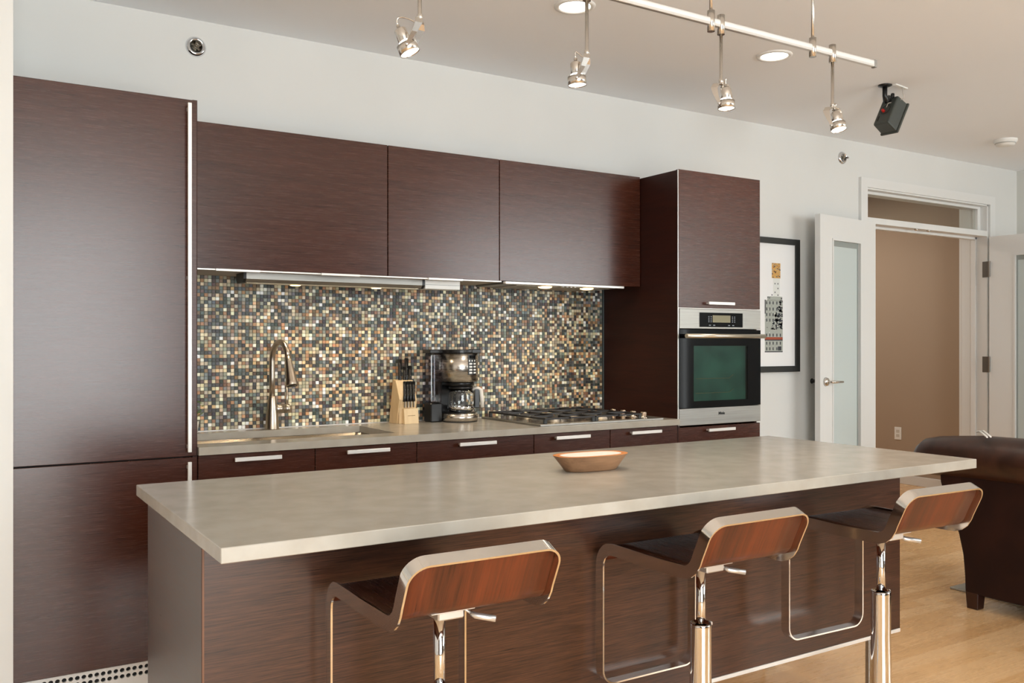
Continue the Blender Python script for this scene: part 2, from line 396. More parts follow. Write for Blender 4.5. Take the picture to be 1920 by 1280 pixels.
for i, (x, y, lab) in enumerate(((2.205, 3.034, 'round recessed ceiling light behind the second rod of the track light'), (3.408, 3.041, 'round recessed ceiling light to the left of the speaker'))):
    t = thing('ceiling_downlight', lab, 'light', (x, y, CZ), 'recessed ceiling lights')
    obj('trim_ring', add_lathe(NB(), [(.086, 0), (.084, -.006), (.07, -.008), (.062, -.002), (.062, 0)], (x, y, CZ), 32), WHITEP, t)
    obj('diffuser', add_lathe(NB(), [(.0615, -.0045), (0, -.0045)], (x, y, CZ), 32), LAMPD, t)
    l = bpy.data.lights.new('downlight_bulb', 'SPOT'); l.energy = 26; l.color = (1, .88, .74); l.spot_size = R(125); l.spot_blend = .8; l.shadow_soft_size = .06
    o = bpy.data.objects.new('downlight_bulb', l); COL.objects.link(o); o.parent = t; o.location = (0, 0, -.02)
t = thing('smoke_detector', 'white round smoke detector on the ceiling near the right corner', 'detector', (6.165, 3.455, CZ))
obj('housing', add_lathe(NB(), [(.075, 0), (.075, -.014), (.062, -.026), (.058, -.04), (.03, -.044), (0, -.044)], (6.165, 3.455, CZ), 28), WHITEP, t)
obj('vent_ring', add_lathe(NB(), [(.062, -.02), (.066, -.022), (.066, -.027), (.06, -.03)], (6.165, 3.455, CZ), 28, close=True), mat('vent_grey', rgb(190, 190, 186), .5), t)

# track light
YT, ZT = 2.15, 2.342
t = thing('track_rail', 'long square satin rail hung below the ceiling over the island', 'track light', (2.0, YT, ZT))
obj('rail', add_box(NB(), .35, 2.945, YT - .007, YT + .007, ZT - .012, ZT + .012, bev=.0012), ALU, t)
obj('rail_inlay', add_box(NB(), .35, 2.94, YT - .0078, YT - .0068, ZT - .004, ZT + .007), mat('rail_strip', rgb(238, 236, 232), .4, .3), t)
obj('end_cap', add_box(NB(), 2.945, 2.957, YT - .009, YT + .009, ZT - .014, ZT + .014, bev=.001), STEEL, t)
for x in (0.62, 2.111, 2.606):
    so = obj('standoff', add_tube(NB(), [(x, YT, ZT + .02), (x, YT, CZ - .01)], .0055, 12), NICKEL, t)
    o = obj('standoff_clamp', add_tube(NB(), [(x, YT, ZT - .032), (x, YT, ZT + .036)], .0125, 18), NICKEL, so)
    o = obj('ceiling_cup', add_lathe(NB(), [(.03, CZ), (.03, CZ - .014), (.012, CZ - .02), (0, CZ - .02)], (x, YT, 0), 20), NICKEL, so)
def spot(x, phi, tilt, offr, lab):
    """phi: direction of pivot axis in plan; tilt of the can about it; offr: shift of the ring from the rod"""
    t = thing('track_spotlight', lab, 'spotlight', (x, YT, ZT - .02), 'spotlights on the rail')
    obj('rail_clamp', add_tube(NB(), [(x, YT, ZT - .034), (x, YT, ZT + .03)], .0125, 18), NICKEL, t)
    obj('rod', add_tube(NB(), [(x, YT, ZT - .03), (x, YT, 2.162), (x, YT, 2.16), (x, YT, 2.146)], [.0055, .0055, .0078, .0078], 14), NICKEL, t)
    p = Vector((math.cos(phi), math.sin(phi), 0)); q = Vector((math.sin(phi), -math.cos(phi), 0))
    top = Vector((x, YT, 2.146)); c = top + q * offr + Vector((0, 0, -.074))      # ring centre
    ax = (Matrix.Rotation(tilt, 3, p) @ Vector((0, 0, 1)))                         # can axis, upwards
    bm = NB()
    for sg in (-1, 1):
        path = [top + p * sg * .004, top + p * sg * .02 + Vector((0, 0, -.002)), top + p * sg * .031 + Vector((0, 0, -.016)), top + p * sg * .033 + q * offr * .35 + Vector((0, 0, -.04)), c + p * sg * .0305]
        wd = [.010, .011, .011, .008, .005]; prev = None
        for j, P in enumerate(path):
            d = (path[min(j + 1, 4)] - path[max(j - 1, 0)]).normalized(); n = d.cross(q * .8 + p * .6).normalized() * .0014; s = (q * .8 + p * .6) * wd[j]
            ring = [bm.verts.new(P + s + n), bm.verts.new(P - s + n), bm.verts.new(P - s - n), bm.verts.new(P + s - n)]
            if prev:
                for k in range(4): bm.faces.new((prev[k], prev[(k + 1) % 4], ring[(k + 1) % 4], ring[k])).smooth = False
            else: bm.faces.new(ring)
            prev = ring
        bm.faces.new(prev[::-1])
    obj('yoke', bm, NICKEL, t)
    M = aim(c, ax)
    rg = obj('lamp_ring', add_lathe(NB(), [(.0265, -.014), (.0275, -.014), (.0275, .012), (.0255, .012), (.0255, -.013)], (0, 0, 0), 28, M, close=True), NICKEL, t)
    for sg in (-1, 1):
        obj('pivot_screw', add_lathe(NB(), [(0, 0), (.004, 0), (.0045, .003), (.003, .006), (0, .007)], (0, 0, 0), 10, aim(c + p * sg * .0305, p * sg)), CHROME, rg)
    obj('bulb', add_lathe(NB(), [(0, -.0115), (.0245, -.0115), (.025, -.006), (.024, .008), (.019, .017), (.0165, .02)], (0, 0, 0), 24, M), LAMPW, t)
    obj('socket', add_lathe(NB(), [(.0165, .0195), (.0175, .021), (.0165, .052), (.013, .0555), (.0055, .056), (.0055, .066), (.003, .068), (0, .068)], (0, 0, 0), 24, M), NICKEL, t)
    a = c + ax * .066; side = q * (-.03 if offr < 0 else .03)
    pts = []
    P0, P1, P2, P3 = a, a + ax * .035 - q * .0, top + Vector((0, 0, .012)) + q * .035 * (1 if offr > 0 else -1), top + Vector((0, 0, -.012))
    for k in range(13):
        s = k / 12; pts.append(P0 * (1 - s) ** 3 + P1 * 3 * s * (1 - s) ** 2 + P2 * 3 * s * s * (1 - s) + P3 * s ** 3)
    obj('cable', add_tube(NB(), pts, .0022, 8), NICKEL, t)
    l = bpy.data.lights.new('spot_bulb', 'SPOT'); l.energy = 12; l.color = (1, .84, .66); l.spot_size = R(75); l.spot_blend = .9; l.shadow_soft_size = .02
    o = bpy.data.objects.new('spot_bulb', l); COL.objects.link(o); o.parent = t; o.location = c - ax * .016 - Vector((x, YT, ZT - .02)); o.rotation_euler = ax.to_track_quat('Z', 'Y').to_euler()
spot(1.056, R(58), R(-24), -.031, 'leftmost spotlight of the track, tilted with a glowing collar')
spot(1.606, R(52), R(-4), -.029, 'second spotlight from the left, straight down with a looped cable')
spot(2.156, R(0), R(-3), .024, 'third spotlight from the left, hanging left of the recessed light')
spot(2.713, R(-4), R(-14), .026, 'spotlight nearest the end cap of the rail')

# speaker on ceiling
Rv = Vector((math.cos(R(32)), -math.sin(R(32)), 0)); Fv = Vector((math.sin(R(32)), math.cos(R(32)), 0)); Uv = Vector((0, 0, 1))
wv = (Rv * .0477 - Uv * .0028 - Fv * .0845); hv = (Rv * .0731 + Uv * .1539 + Fv * .036); dv = (Rv * .0662 - Uv * .0405 + Fv * .0387)
wl, hl, dl = wv.length, hv.length, dv.length
wn = wv.normalized(); hn = (hv - wn * hv.dot(wn)).normalized(); dn = wn.cross(hn); dn = dn if dn.dot(dv) > 0 else -dn
tt = (1664.7 - 960) / 1687.9; dd = 4.86
br = Vector((0, 0, 1.29)) + Rv * tt * dd + Fv * dd + Uv * (-(228.3 - 644.4) / 1687.9 * dd)   # bottom right corner of the back face
org = br - wn * wl
MS = Matrix((wn, hn, dn)).transposed().to_4x4(); MS.translation = org
t = thing('ceiling_speaker', 'small dark grey speaker tilted down on a black ceiling bracket', 'speaker', (4.32, 3.065, CZ))
# tapered cabinet
bm = NB(); tb = bmesh.new()
b0 = [(0, 0), (wl, 0), (wl, hl), (0, hl)]; vs = []
for (x, y) in b0: vs.append(tb.verts.new((x, y, 0)))
for (x, y) in b0: vs.append(tb.verts.new(((x - wl / 2) * 1.04 + wl / 2, (y - hl / 2) * 1.04 + hl / 2, dl)))
for f in ((3, 2, 1, 0), (4, 5, 6, 7), (0, 1, 5, 4), (1, 2, 6, 5), (2, 3, 7, 6), (3, 0, 4, 7)): tb.faces.new([vs[i] for i in f])
bmesh.ops.bevel(tb, geom=list(tb.edges), offset=.009, segments=2, affect='EDGES', profile=.5); merge(bm, tb, MS)
obj('cabinet', bm, SPKR, t)
obj('front_flange', add_box(NB(), -.008, wl + .008, -.008, hl + .008, dl - .004, dl + .01, bev=.006, M=MS, seg=2), SPKR, t)
obj('grille', add_box(NB(), .004, wl - .004, .004, hl - .004, dl + .009, dl + .014, bev=.002, M=MS), BLACKP, t)
tp = obj('terminal_cup', add_lathe(NB(), [(.03, -.0015), (.027, -.003), (.025, .004), (0, .004)], (0, 0, 0), 24, MS @ Matrix.Translation((wl * .5, hl * .52, 0))), BLACKP, t)
obj('red_terminal', add_lathe(NB(), [(0, -.016), (.007, -.016), (.0085, -.012), (.0085, 0)], (0, 0, 0), 14, MS @ Matrix.Translation((wl * .42, hl * .47, 0))), mat('red_plastic', rgb(190, 30, 22), .35), t)['label'] = 'red wire terminal'
obj('mount_slot', add_box(NB(), wl * .2, wl * .27, hl * .12, hl * .3, -.001, .002, M=MS), DARKIN, t)
mt = Vector((4.305, 3.07, CZ))
obj('ceiling_plate', add_lathe(NB(), [(.036, 0), (.036, -.006), (.02, -.012), (0, -.012)], tuple(mt), 24), BLACKP, t)
att = MS @ Vector((wl * .55, hl * .82, 0))
bm = NB(); add_tube(bm, [mt + Vector((0, 0, -.01)), mt + Vector((0, 0, -.06)), mt + Vector((.008, 0, -.085)), att + Vector((-.01, 0, .02)), att], [.013, .0125, .015, .014, .011], 14)
obj('bracket_arm', bm, BLACKP, t)
add = NB(); add_lathe(add, [(.012, -.005), (.016, -.005), (.016, .005), (.012, .005)], (0, 0, 0), 18, aim(att + Vector((.012, -.01, .03)), Rv), close=True)
obj('bracket_ring', add, BLACKP, t)
wire = [Vector((4.40, 3.03, CZ - .004)), Vector((4.405, 3.03, CZ - .03)), Vector((4.40, 3.02, CZ - .07)), att + Vector((.03, -.03, .0)), MS @ Vector((wl * .62, hl * .7, -.012)), MS @ Vector((wl * .55, hl * .58, -.006))]
obj('wire', add_tube(NB(), wire, .002, 8), mat('wire_grey', rgb(190, 182, 172), .5), t)
obj('wire_cover', add_box(NB(), 0, .13, -.012, .012, -.007, 0, bev=.002, M=Matrix.Translation((4.33, 3.03, CZ)) @ Matrix.Rotation(R(8), 4, 'Z')), WHITEP, t)

# picture
PY = W - .022
pf = thing('framed_picture', 'black framed print of a tower block beside the oven cabinet', 'picture', (4.43, PY, 1.54))
obj('frame', add_holed(NB(), 4.12, 4.737, 1.108, 1.972, [(4.157, 4.70, 1.146, 1.934)], PY - .006, W - .001, 'y'), mat('frame_black', rgb(36, 37, 36), .4), pf)
obj('paper', add_box(NB(), 4.15, 4.705, PY + .006, PY + .010, 1.14, 1.94), mat('paper_white', rgb(236, 236, 236), .5), pf)
# flat print: a plain tower drawn in greys, one brick-coloured band and an ochre top
pm = [mat('ink_grey', rgb(168, 172, 164), .7), mat('ink_dark', rgb(52, 54, 62), .7), mat('ink_rust', rgb(160, 78, 52), .7), mat('ink_ochre', rgb(206, 160, 90), .7), mat('ink_pale', rgb(222, 224, 220), .7)]
def px(u, v):   # art pixels of the print area -> x,z on the paper
    return 4.416 + (u - 65) / (220 - 65) * (4.584 - 4.416), 1.236 + (1050 - v) / (1050 - 330) * (1.81 - 1.236)
bm = NB(); yy = PY + .0058
def patch(u0, v0, u1, v1, mi, lift=0):
    x0, z0 = px(u0, v1); x1, z1 = px(u1, v0)
    vs = [bm.verts.new((x, yy - lift, z)) for x, z in ((x0, z0), (x1, z0), (x1, z1), (x0, z1))]
    f = bm.faces.new(vs); f.material_index = mi
patch(68, 630, 220, 1050, 0); patch(88, 600, 215, 632, 0); patch(138, 452, 195, 600, 4)
patch(126, 330, 200, 452, 3, .0001)
pr = random.Random(3)
for k in range(60): patch(*(lambda a, b: (a, b, a + pr.uniform(4, 10), b + pr.uniform(3, 9)))(pr.uniform(126, 192), pr.uniform(330, 444)), pr.choice((1, 1, 0, 3, 2)), .0002)
patch(66, 928, 220, 948, 2, .0002); patch(66, 948, 220, 956, 1, .0002); patch(66, 1042, 220, 1050, 1, .0002); patch(66, 628, 74, 740, 1, .0002)
for v in (640, 690, 735, 780, 900, 965, 1010):
    for u in (78, 105, 133, 165, 195):
        patch(u, v, u + 9, v + 24, 1, .0002)
for k in range(240):
    a = pr.uniform(110, 210); b = pr.uniform(600, 860)
    if a > 110 + (860 - b) * .33: patch(a, b, min(a + pr.uniform(6, 18), 221), b + pr.uniform(5, 16), pr.choice((1, 1, 1, 1, 0)), .0003)
for k in range(60):
    a = pr.uniform(68, 205); b = pr.uniform(640, 1035); patch(a, b, a + pr.uniform(2, 8), b + pr.uniform(2, 6), pr.choice((0, 4, 1)), .00015)
for u, v in ((150, 490), (175, 490), (175, 528), (175, 582), (150, 560), (90, 604), (104, 606), (124, 582)): patch(u, v, u + 7, v + 12, 1, .0002)
patch(178, 1003, 208, 1036, 1, .0003)
obj('print', bm, pm, pf, recalc=False)
o = bpy.data.objects
t = thing('door_bumper', 'small grey square bumper on the wall left of the folded door', 'door stop', (4.886, W, 1.042))
obj('rubber_pad', add_tube(NB(), [(4.886, W, 1.042), (4.886, W - .03, 1.042)], .011, 14), RUBBER, t)
obj('mount_plate', add_lathe(NB(), [(0, .004), (.016, .003), (.018, 0)], (0, 0, 0), 16, aim((4.886, W, 1.042), (0, -1, 0))), RUBBER, t)
t = thing('power_outlet', 'white double power outlet low on the brown hall wall', 'outlet', (7.46, 5.18, .461))
obj('cover_plate', add_box(NB(), 7.454, 7.46, 5.145, 5.215, .403, .519, bev=.002), WHITEP, t)
for dz in (-.02, .02): obj('socket', add_box(NB(), 7.4525, 7.4545, 5.163, 5.197, .461 + dz - .014, .461 + dz + .014, bev=.001), mat('socket_shade', rgb(205, 200, 190), .5), t)

# ------------------------------------------------------------------ kitchen cabinets
def bar_handle(x0, x1, y, z, parent, name='handle', m=ALUW, h=.0075):
    b = NB(); add_box(b, x0, x1, y - .030, y - .022, z - h, z + h, bev=.0012)
    for x in (x0 + .012, x1 - .012): add_box(b, x - .004, x + .004, y - .024, y, z - .004, z + .004)
    return obj(name, b, m, parent)
def vhandle(z0, z1, x, y, parent):
    b = NB(); add_box(b, x - .007, x + .007, y - .032, y - .022, z0, z1, bev=.0015)
    for z in (z0 + .02, z1 - .02, (z0 + z1) / 2 if z1 - z0 > 1 else z0 + .02): add_box(b, x - .005, x + .005, y - .024, y, z - .006, z + .006)
    return obj('handle', b, ALUW, parent)
# tall fridge cabinet
t = thing('refrigerator_cabinet', 'tall wenge fronted refrigerator cabinet with long bar handles', 'refrigerator', (.475, 3.73, 0))
obj('body', add_box(NB(), .176, .772, F + .022, W - .004, .155, 2.182), DARKIN, t)
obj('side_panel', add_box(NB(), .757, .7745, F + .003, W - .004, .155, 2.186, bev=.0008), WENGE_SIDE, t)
dA = obj('door', add_box(NB(), .176, .7725, F, F + .021, .879, 2.184, bev=.0015), WENGE, t); vhandle(.896, 2.166, .741, F, dA)
dB = obj('door', add_box(NB(), .176, .7725, F, F + .021, .157, .874, bev=.0015), WENGE, t); vhandle(.2, .861, .741, F, dB)
# ventilated plinth with two rows of holes
t = thing('vent_plinth', 'white ventilation plinth with two rows of round holes', 'vent', (.475, 3.43, 0))
bm = NB(); py = 3.428; pitx, pitz = .0205, .0222; zc = (.137, .137 - pitz); n = 28; x0 = .18
for zi in zc:
    for i in range(n):
        cx = x0 + pitx * (i + .5); sq = []; ci = []; cb = []
        for k in range(16):
            a = 2 * math.pi * k / 16 + math.pi / 16 * 0; c, s = math.cos(a), math.sin(a); mx = max(abs(c), abs(s))
            sq.append(bm.verts.new((cx + c / mx * pitx / 2, py, zi + s / mx * pitz / 2))); ci.append(bm.verts.new((cx + c * .0078, py, zi + s * .0078))); cb.append(bm.verts.new((cx + c * .0078, py + .01, zi + s * .0078)))
        for k in range(16):
            j = (k + 1) % 16; bm.faces.new((sq[k], sq[j], ci[j], ci[k])); bm.faces.new((ci[k], ci[j], cb[j], cb[k]))
add_box(bm, x0, x0 + pitx * n, py, py + .01, 0, zc[1] - pitz / 2); add_box(bm, x0, x0 + pitx * n, py, py + .01, zc[0] + pitz / 2, .1545)
obj('perforated_plate', bm, mat('plinth_white', rgb(226, 226, 224), .4), t)
obj('dark_backing', add_box(NB(), x0, x0 + pitx * n, py + .012, py + .02, 0, .154), DARKIN, t)

# upper cabinets
ups = [(.776, 1.664, 'left wenge wall cabinet over the sink, the widest one', (.909, 1.088)), (1.666, 2.248, 'middle wenge wall cabinet above the coffee maker', (1.863, 2.042)),
       (2.250, 3.127, 'right wenge wall cabinet over the cooktop hood', None)]
for x0, x1, lab, pull in ups:
    t = thing('overhead_cabinet', lab, 'cabinet', ((x0 + x1) / 2, 3.87, 1.592), 'wenge wall cabinets')
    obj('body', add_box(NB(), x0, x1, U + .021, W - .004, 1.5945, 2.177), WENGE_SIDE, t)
    d = obj('door', add_box(NB(), x0 + .001, x1 - .001, U, U + .02, 1.594, 2.179, bev=.0012), WENGE, t)
    if pull: obj('edge_pull', add_box(NB(), pull[0], pull[1], U - .013, U - .0015, 1.584, 1.5935, bev=.001), ALUW, d)
    if x0 < 1: obj('edge_pull', add_box(NB(), 1.351, 1.527, U - .013, U - .0015, 1.584, 1.5935, bev=.001), ALUW, d)
t = thing('cabinet_underboard', 'pale beige board under the wall cabinets', 'board', (1.5, 3.87, 1.59))
obj('board', add_box(NB(), .776, 2.26, U + .002, W - .001, 1.588, 1.5935), BEIGE, t)
obj('front_strip', add_box(NB(), .776, 2.26, U - .001, U + .002, 1.5875, 1.593), ALUW, t)

# base cabinets
bx = [.776, 1.224, 1.668, 2.257, 2.696, 3.128]
blab = ['left end wenge drawer unit beside the tall cabinet', 'second wenge drawer unit, below the faucet side of the sink', 'wide wenge drawer unit under the knife block', 'wenge drawer unit under the left of the cooktop', 'wenge drawer unit next to the oven cabinet']
hnd = [(.904, 1.082), (1.348, 1.533), (1.859, 2.043), (2.363, 2.558), (2.81, 3.0)]
for i in range(5):
    x0, x1 = bx[i] + .001, bx[i + 1] - .001
    t = thing('base_cabinet', blab[i], 'cabinet', ((x0 + x1) / 2, 3.73, 0), 'wenge drawer units')
    obj('body', add_box(NB(), x0, x1, F + .024, W - .002, .1, .66 if i < 2 else .878), DARKIN, t)
    obj('kick_board', add_box(NB(), x0, x1, F + .06, F + .075, 0, .1), ALU, t)
    for z0, z1, hz in ((.745, .877, .857), (.43, .742, .715), (.105, .427, .40)):
        d = obj('drawer', add_box(NB(), x0 + .0005, x1 - .0005, F, F + .022, z0, z1, bev=.0012), WENGE, t)
        bar_handle(hnd[i][0], hnd[i][1], F, hz if z0 > .7 else hz, d)

# oven cabinet
OX0, OX1 = 3.129, 3.723
t = thing('oven_cabinet', 'tall wenge oven cabinet at the right end of the units', 'cabinet', (3.43, 3.73, 0))
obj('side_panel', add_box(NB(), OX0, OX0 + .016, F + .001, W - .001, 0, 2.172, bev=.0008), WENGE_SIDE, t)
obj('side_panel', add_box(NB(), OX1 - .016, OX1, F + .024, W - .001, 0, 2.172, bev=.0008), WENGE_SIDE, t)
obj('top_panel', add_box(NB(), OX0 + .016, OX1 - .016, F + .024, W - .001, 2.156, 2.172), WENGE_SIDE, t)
obj('edge_strip', add_box(NB(), OX0 - .0005, OX0 + .003, F - .0015, F + .002, .9, 2.172), ALU, t)
d = obj('door', add_box(NB(), OX0 + .006, OX1, F, F + .021, 1.476, 2.176, bev=.0012), WENGE, t); bar_handle(3.319, 3.505, F, 1.50, d)
d = obj('drawer', add_box(NB(), OX0 + .006, OX1, F, F + .022, .70, .864, bev=.0012), WENGE, t); bar_handle(3.319, 3.51, F, .845, d)
obj('drawer', add_box(NB(), OX0 + .006, OX1, F, F + .022, .105, .697, bev=.0012), WENGE, t)
obj('white_trim', add_box(NB(), OX0 + .002, OX1, F - .004, F + .02, 1.4705, 1.4745), TRIM, t)
# oven
t = thing('built_in_oven', 'built-in steel wall oven with black glass door', 'oven', (3.43, 3.6, .869))
obj('housing', add_box(NB(), OX0 + .02, OX1 - .02, F + .03, W - .05, .90, 1.46), DARKIN, t)
cp = obj('control_panel', add_box(NB(), OX0 + .01, OX1, F - .004, F + .03, 1.368, 1.4695, bev=.0015), STEEL, t)
dsp = obj('display_panel', add_box(NB(), 3.274, 3.586, F - .0052, F - .003, 1.377, 1.452), BLACKG, cp)
obj('screen', add_box(NB(), 3.366, 3.494, F - .0062, F - .005, 1.4015, 1.4385), mat('lcd', rgb(128, 122, 92), .4), t)
bm = NB()
for x in (3.336, 3.352, 3.506, 3.522):
    for k in range(4): add_box(bm, x, x + .007, F - .0058, F - .005, 1.402 + k * .009, 1.407 + k * .009)
for x in (3.34, 3.37, 3.478, 3.508): add_box(bm, x, x + .014, F - .0058, F - .005, 1.384, 1.389)
obj('touch_key', bm, mat('key_print', rgb(120, 126, 132), .5), t)['kind'] = 'stuff'
od = obj('glass_door', add_holed(NB(), OX0 + .008, OX1, .9615, 1.364, [(3.235, 3.625, .995, 1.28)], F - .004, F + .03, 'y'), BLACKG, t)
obj('door_window', add_box(NB(), 3.235, 3.625, F - .0025, F + .002, .995, 1.28), thin_glass('oven_window', (.58, .66, .64, 1), .02), t)
obj('cavity', add_box(NB(), 3.235, 3.625, F + .012, F + .025, .995, 1.28), TEAL, t)
bm = NB()
for z in (1.11, 1.035):
    add_tube(bm, [(3.26, F + .008, z), (3.50, F + .008, z), (3.53, F + .008, z + .018)], .0015, 6)
obj('oven_rack', bm, mat('rack_steel', rgb(170, 160, 120), .3, .8), t)
obj('lower_strip', add_box(NB(), OX0 + .008, OX1, F - .004, F + .03, .873, .9595, bev=.0015), STEEL, t)
hb = NB(); add_tube(hb, [(3.142, F - .05, 1.33), (3.705, F - .05, 1.33)], .0115, 18)
for x in (3.19, 3.655): add_tube(hb, [(x, F - .05, 1.33), (x, F, 1.33)], .007, 12)
obj('handle', hb, mat('champagne_steel', rgb(214, 208, 192), .3, .9), t)
obj('side_gasket', add_box(NB(), OX0 + .003, OX0 + .008, F - .001, F + .02, .873, 1.47), STEEL, t)
fc = bpy.data.curves.new('logo', 'FONT'); fc.body = 'Miele'; fc.size = .021; fc.extrude = .0004; fc.align_x = 'CENTER'; fc.resolution_u = 3; fc.offset = .0006
fo = bpy.data.objects.new('logo_tmp', fc); COL.objects.link(fo); bpy.context.view_layer.update()
me = bpy.data.meshes.new_from_object(fo.evaluated_get(bpy.context.evaluated_depsgraph_get())); bpy.data.objects.remove(fo)
lo = bpy.data.objects.new('logo', me); COL.objects.link(lo); me.materials.append(BLACKP); lo.parent = t
lo.rotation_euler = (R(90), 0, 0); lo.location = Vector((3.432, F - .0046, .921)) - Vector((3.43, 3.6, .869))

# back countertop with the sink cut out
SX0, SX1, SY0, SY1 = .80, 1.618, 3.53, 3.925
CY0 = F - .018
bm = add_holed(NB(), .7755, 3.128, CY0, W - .008, [(SX0, SX1, SY0, SY1)], .8805, .91, 'z')
tag(obj('kitchen_countertop', bm, STONE, None), 'long grey beige stone worktop along the tiled wall', 'countertop')
t = thing('kitchen_sink', 'undermount steel sink below the arched faucet', 'sink', ((SX0 + SX1) / 2, 3.73, .88))
a, b, c, d, z = SX0 + .002, SX1 - .002, SY0 + .002, SY1 - .002, .70
bm = NB(); tb = bmesh.new()
vs = [tb.verts.new(p) for p in ((a, c, .8795), (b, c, .8795), (b, d, .8795), (a, d, .8795), (a + .012, c + .012, z), (b - .012, c + .012, z), (b - .012, d - .012, z), (a + .012, d - .012, z))]
for f in ((0, 1, 5, 4), (1, 2, 6, 5), (2, 3, 7, 6), (3, 0, 4, 7), (4, 5, 6, 7)): tb.faces.new([vs[i] for i in f])
bmesh.ops.bevel(tb, geom=[e for e in tb.edges if all(v.co.z < .75 for v in e.verts) or abs(e.verts[0].co.z - e.verts[1].co.z) > .1], offset=.02, segments=3, affect='EDGES'); merge(bm, tb)
for f in bm.faces: f.smooth = True
so = obj('basin', bm, mat('sink_steel', rgb(200, 190, 176), .25, 1.0), t)
md = so.modifiers.new('thick', 'SOLIDIFY'); md.thickness = .0015
obj('drain', add_lathe(NB(), [(.045, .0015), (.042, .004), (.03, .002), (0, .002)], ((a + b) / 2, (c + d) / 2, z), 24), CHROME, t)

# faucet
FAUCN = mat('brushed_nickel', rgb(190, 178, 162), .3, 1.0)
FX, FY = 1.219, 3.965
t = thing('kitchen_faucet', 'arched satin nickel pull-down faucet behind the sink', 'faucet', (FX, FY, .91))
obj('body', add_lathe(NB(), [(.0, 0), (.031, 0), (.031, .004), (.029, .008), (.027, .06), (.022, .10), (.018, .14), (.0155, .148), (0, .148)], (FX, FY, .91), 24), FAUCN, t)
pts = [(FX, FY, 1.05), (FX, FY, 1.14), (FX, FY, 1.215)]; dxy = Vector((.03, -.215)); r0 = .095
for k in range(1, 12):
    a = math.pi * .93 * k / 11; s = (1 - math.cos(a)) * .078; pts.append((FX + .139 * s, FY - s, 1.215 + .083 * math.sin(a)))
obj('spout', add_tube(NB(), pts, [.0125] * 3 + [.0125] * 11, 16), FAUCN, t)
e = Vector(pts[-1]); dr = Vector((.14 * .32, -.32, -1)).normalized()
hd = NB(); add_tube(hd, [e - dr * .002, e + dr * .02, e + dr * .06, e + dr * .11, e + dr * .125, e + dr * .13], [.0135, .0145, .019, .0255, .028, .026], 20)
sh = obj('spray_head', hd, FAUCN, t)
obj('nozzle_face', add_lathe(NB(), [(0, 0), (.021, 0), (.023, -.003)], (0, 0, 0), 20, aim(e + dr * .1315, dr)), BLACKP, sh)
obj('side_valve', add_tube(NB(), [(FX + .005, FY, 1.0), (FX + .05, FY, 1.0), (FX + .0505, FY, 1.0), (FX + .053, FY, 1.0), (FX + .0535, FY, 1.0), (FX + .076, FY, 1.0), (FX + .08, FY, 1.0)], [.0205, .0205, .018, .018, .0205, .0205, .016], 20), FAUCN, t)
obj('lever', add_tube(NB(), [(FX + .066, FY, 1.012), (FX + .067, FY, 1.045), (FX + .067, FY, 1.095)], [.0065, .0055, .005], 12), FAUCN, t)

# backsplash
GY = W - .004
t = thing('backsplash', 'small stone mosaic backsplash in slate, tan and cream', 'backsplash', (1.95, W, .91))
obj('grout_bed', add_box(NB(), .776, 3.118, GY, W - .002, .911, 1.5875), mat('grout', rgb(128, 122, 110), .9), t)
pal = [((54, 57, 56), 20), ((74, 80, 80), 14), ((98, 106, 104), 9), ((122, 124, 112), 7), ((150, 142, 118), 8), ((176, 160, 126), 9), ((198, 184, 152), 8), ((214, 204, 180), 5), ((228, 222, 208), 3),
       ((112, 84, 58), 8), ((142, 104, 72), 5), ((164, 118, 80), 4), ((76, 60, 50), 9), ((132, 116, 100), 7), ((196, 158, 112), 3)]
pl = [c for c, w in pal for _ in range(w)]
PX_, PZ_ = .01625, .01575; nx = int((3.118 - .776) / PX_); nz = int((1.5935 - .912) / PZ_)
vv = []; ff = []; cc = []
for i in range(nx):
    for j in range(nz):
        cx = .777 + (i + .5) * PX_; cz = .9125 + (j + .5) * PZ_
        hx = PX_ / 2 - .0005 - rnd.uniform(0, .0004); hz = PZ_ / 2 - .0005 - rnd.uniform(0, .0004); cx += rnd.uniform(-.0002, .0002)
        yf = GY - .0034 - rnd.uniform(0, .0012); tx, tz = rnd.uniform(-.05, .05), rnd.uniform(-.05, .05)
        k = len(vv)
        for (sc, ch, ya) in ((1, .0017, GY), (1, .0017, yf + .0007), (.91, .0016, yf)):
            a, b = hx * sc, hz * sc
            for x, z in ((-a + ch, -b), (a - ch, -b), (a, -b + ch), (a, b - ch), (a - ch, b), (-a + ch, b), (-a, b - ch), (-a, -b + ch)):
                vv.append((cx + x - 1.95, (ya + (x * tx + z * tz if ya != GY else 0)) - W, cz + z - .91))
        for r0 in (0, 8):
            for m in range(8): ff.append((k + r0 + m, k + r0 + (m + 1) % 8, k + r0 + 8 + (m + 1) % 8, k + r0 + 8 + m))
        ff.append(tuple(k + 16 + m for m in range(8)))
        c = rnd.choice(pl); av = sum(c) / 3; c = [av + (q - av) * .82 for q in c]; g = rnd.uniform(1.08, 1.4); c = [s2l(min(255, max(8, q * g + rnd.uniform(-6, 6)))) for q in c] + [1]
        cc += [c] * 24
me = bpy.data.meshes.new('mosaic_tiles'); me.from_pydata(vv, [], ff); me.update()
ca = me.color_attributes.new('tile_colour', 'FLOAT_COLOR', 'POINT'); ca.data.foreach_set('color', [q for c in cc for q in c])
TM = mat('stone_tile', (1, 1, 1, 1), .42); n, l, b = nodes(TM)
at = n.new('ShaderNodeAttribute'); at.attribute_name = 'tile_colour'; tc = n.new('ShaderNodeTexCoord'); nz_ = n.new('ShaderNodeTexNoise'); nz_.inputs['Scale'].default_value = 260; nz_.inputs['Detail'].default_value = 3
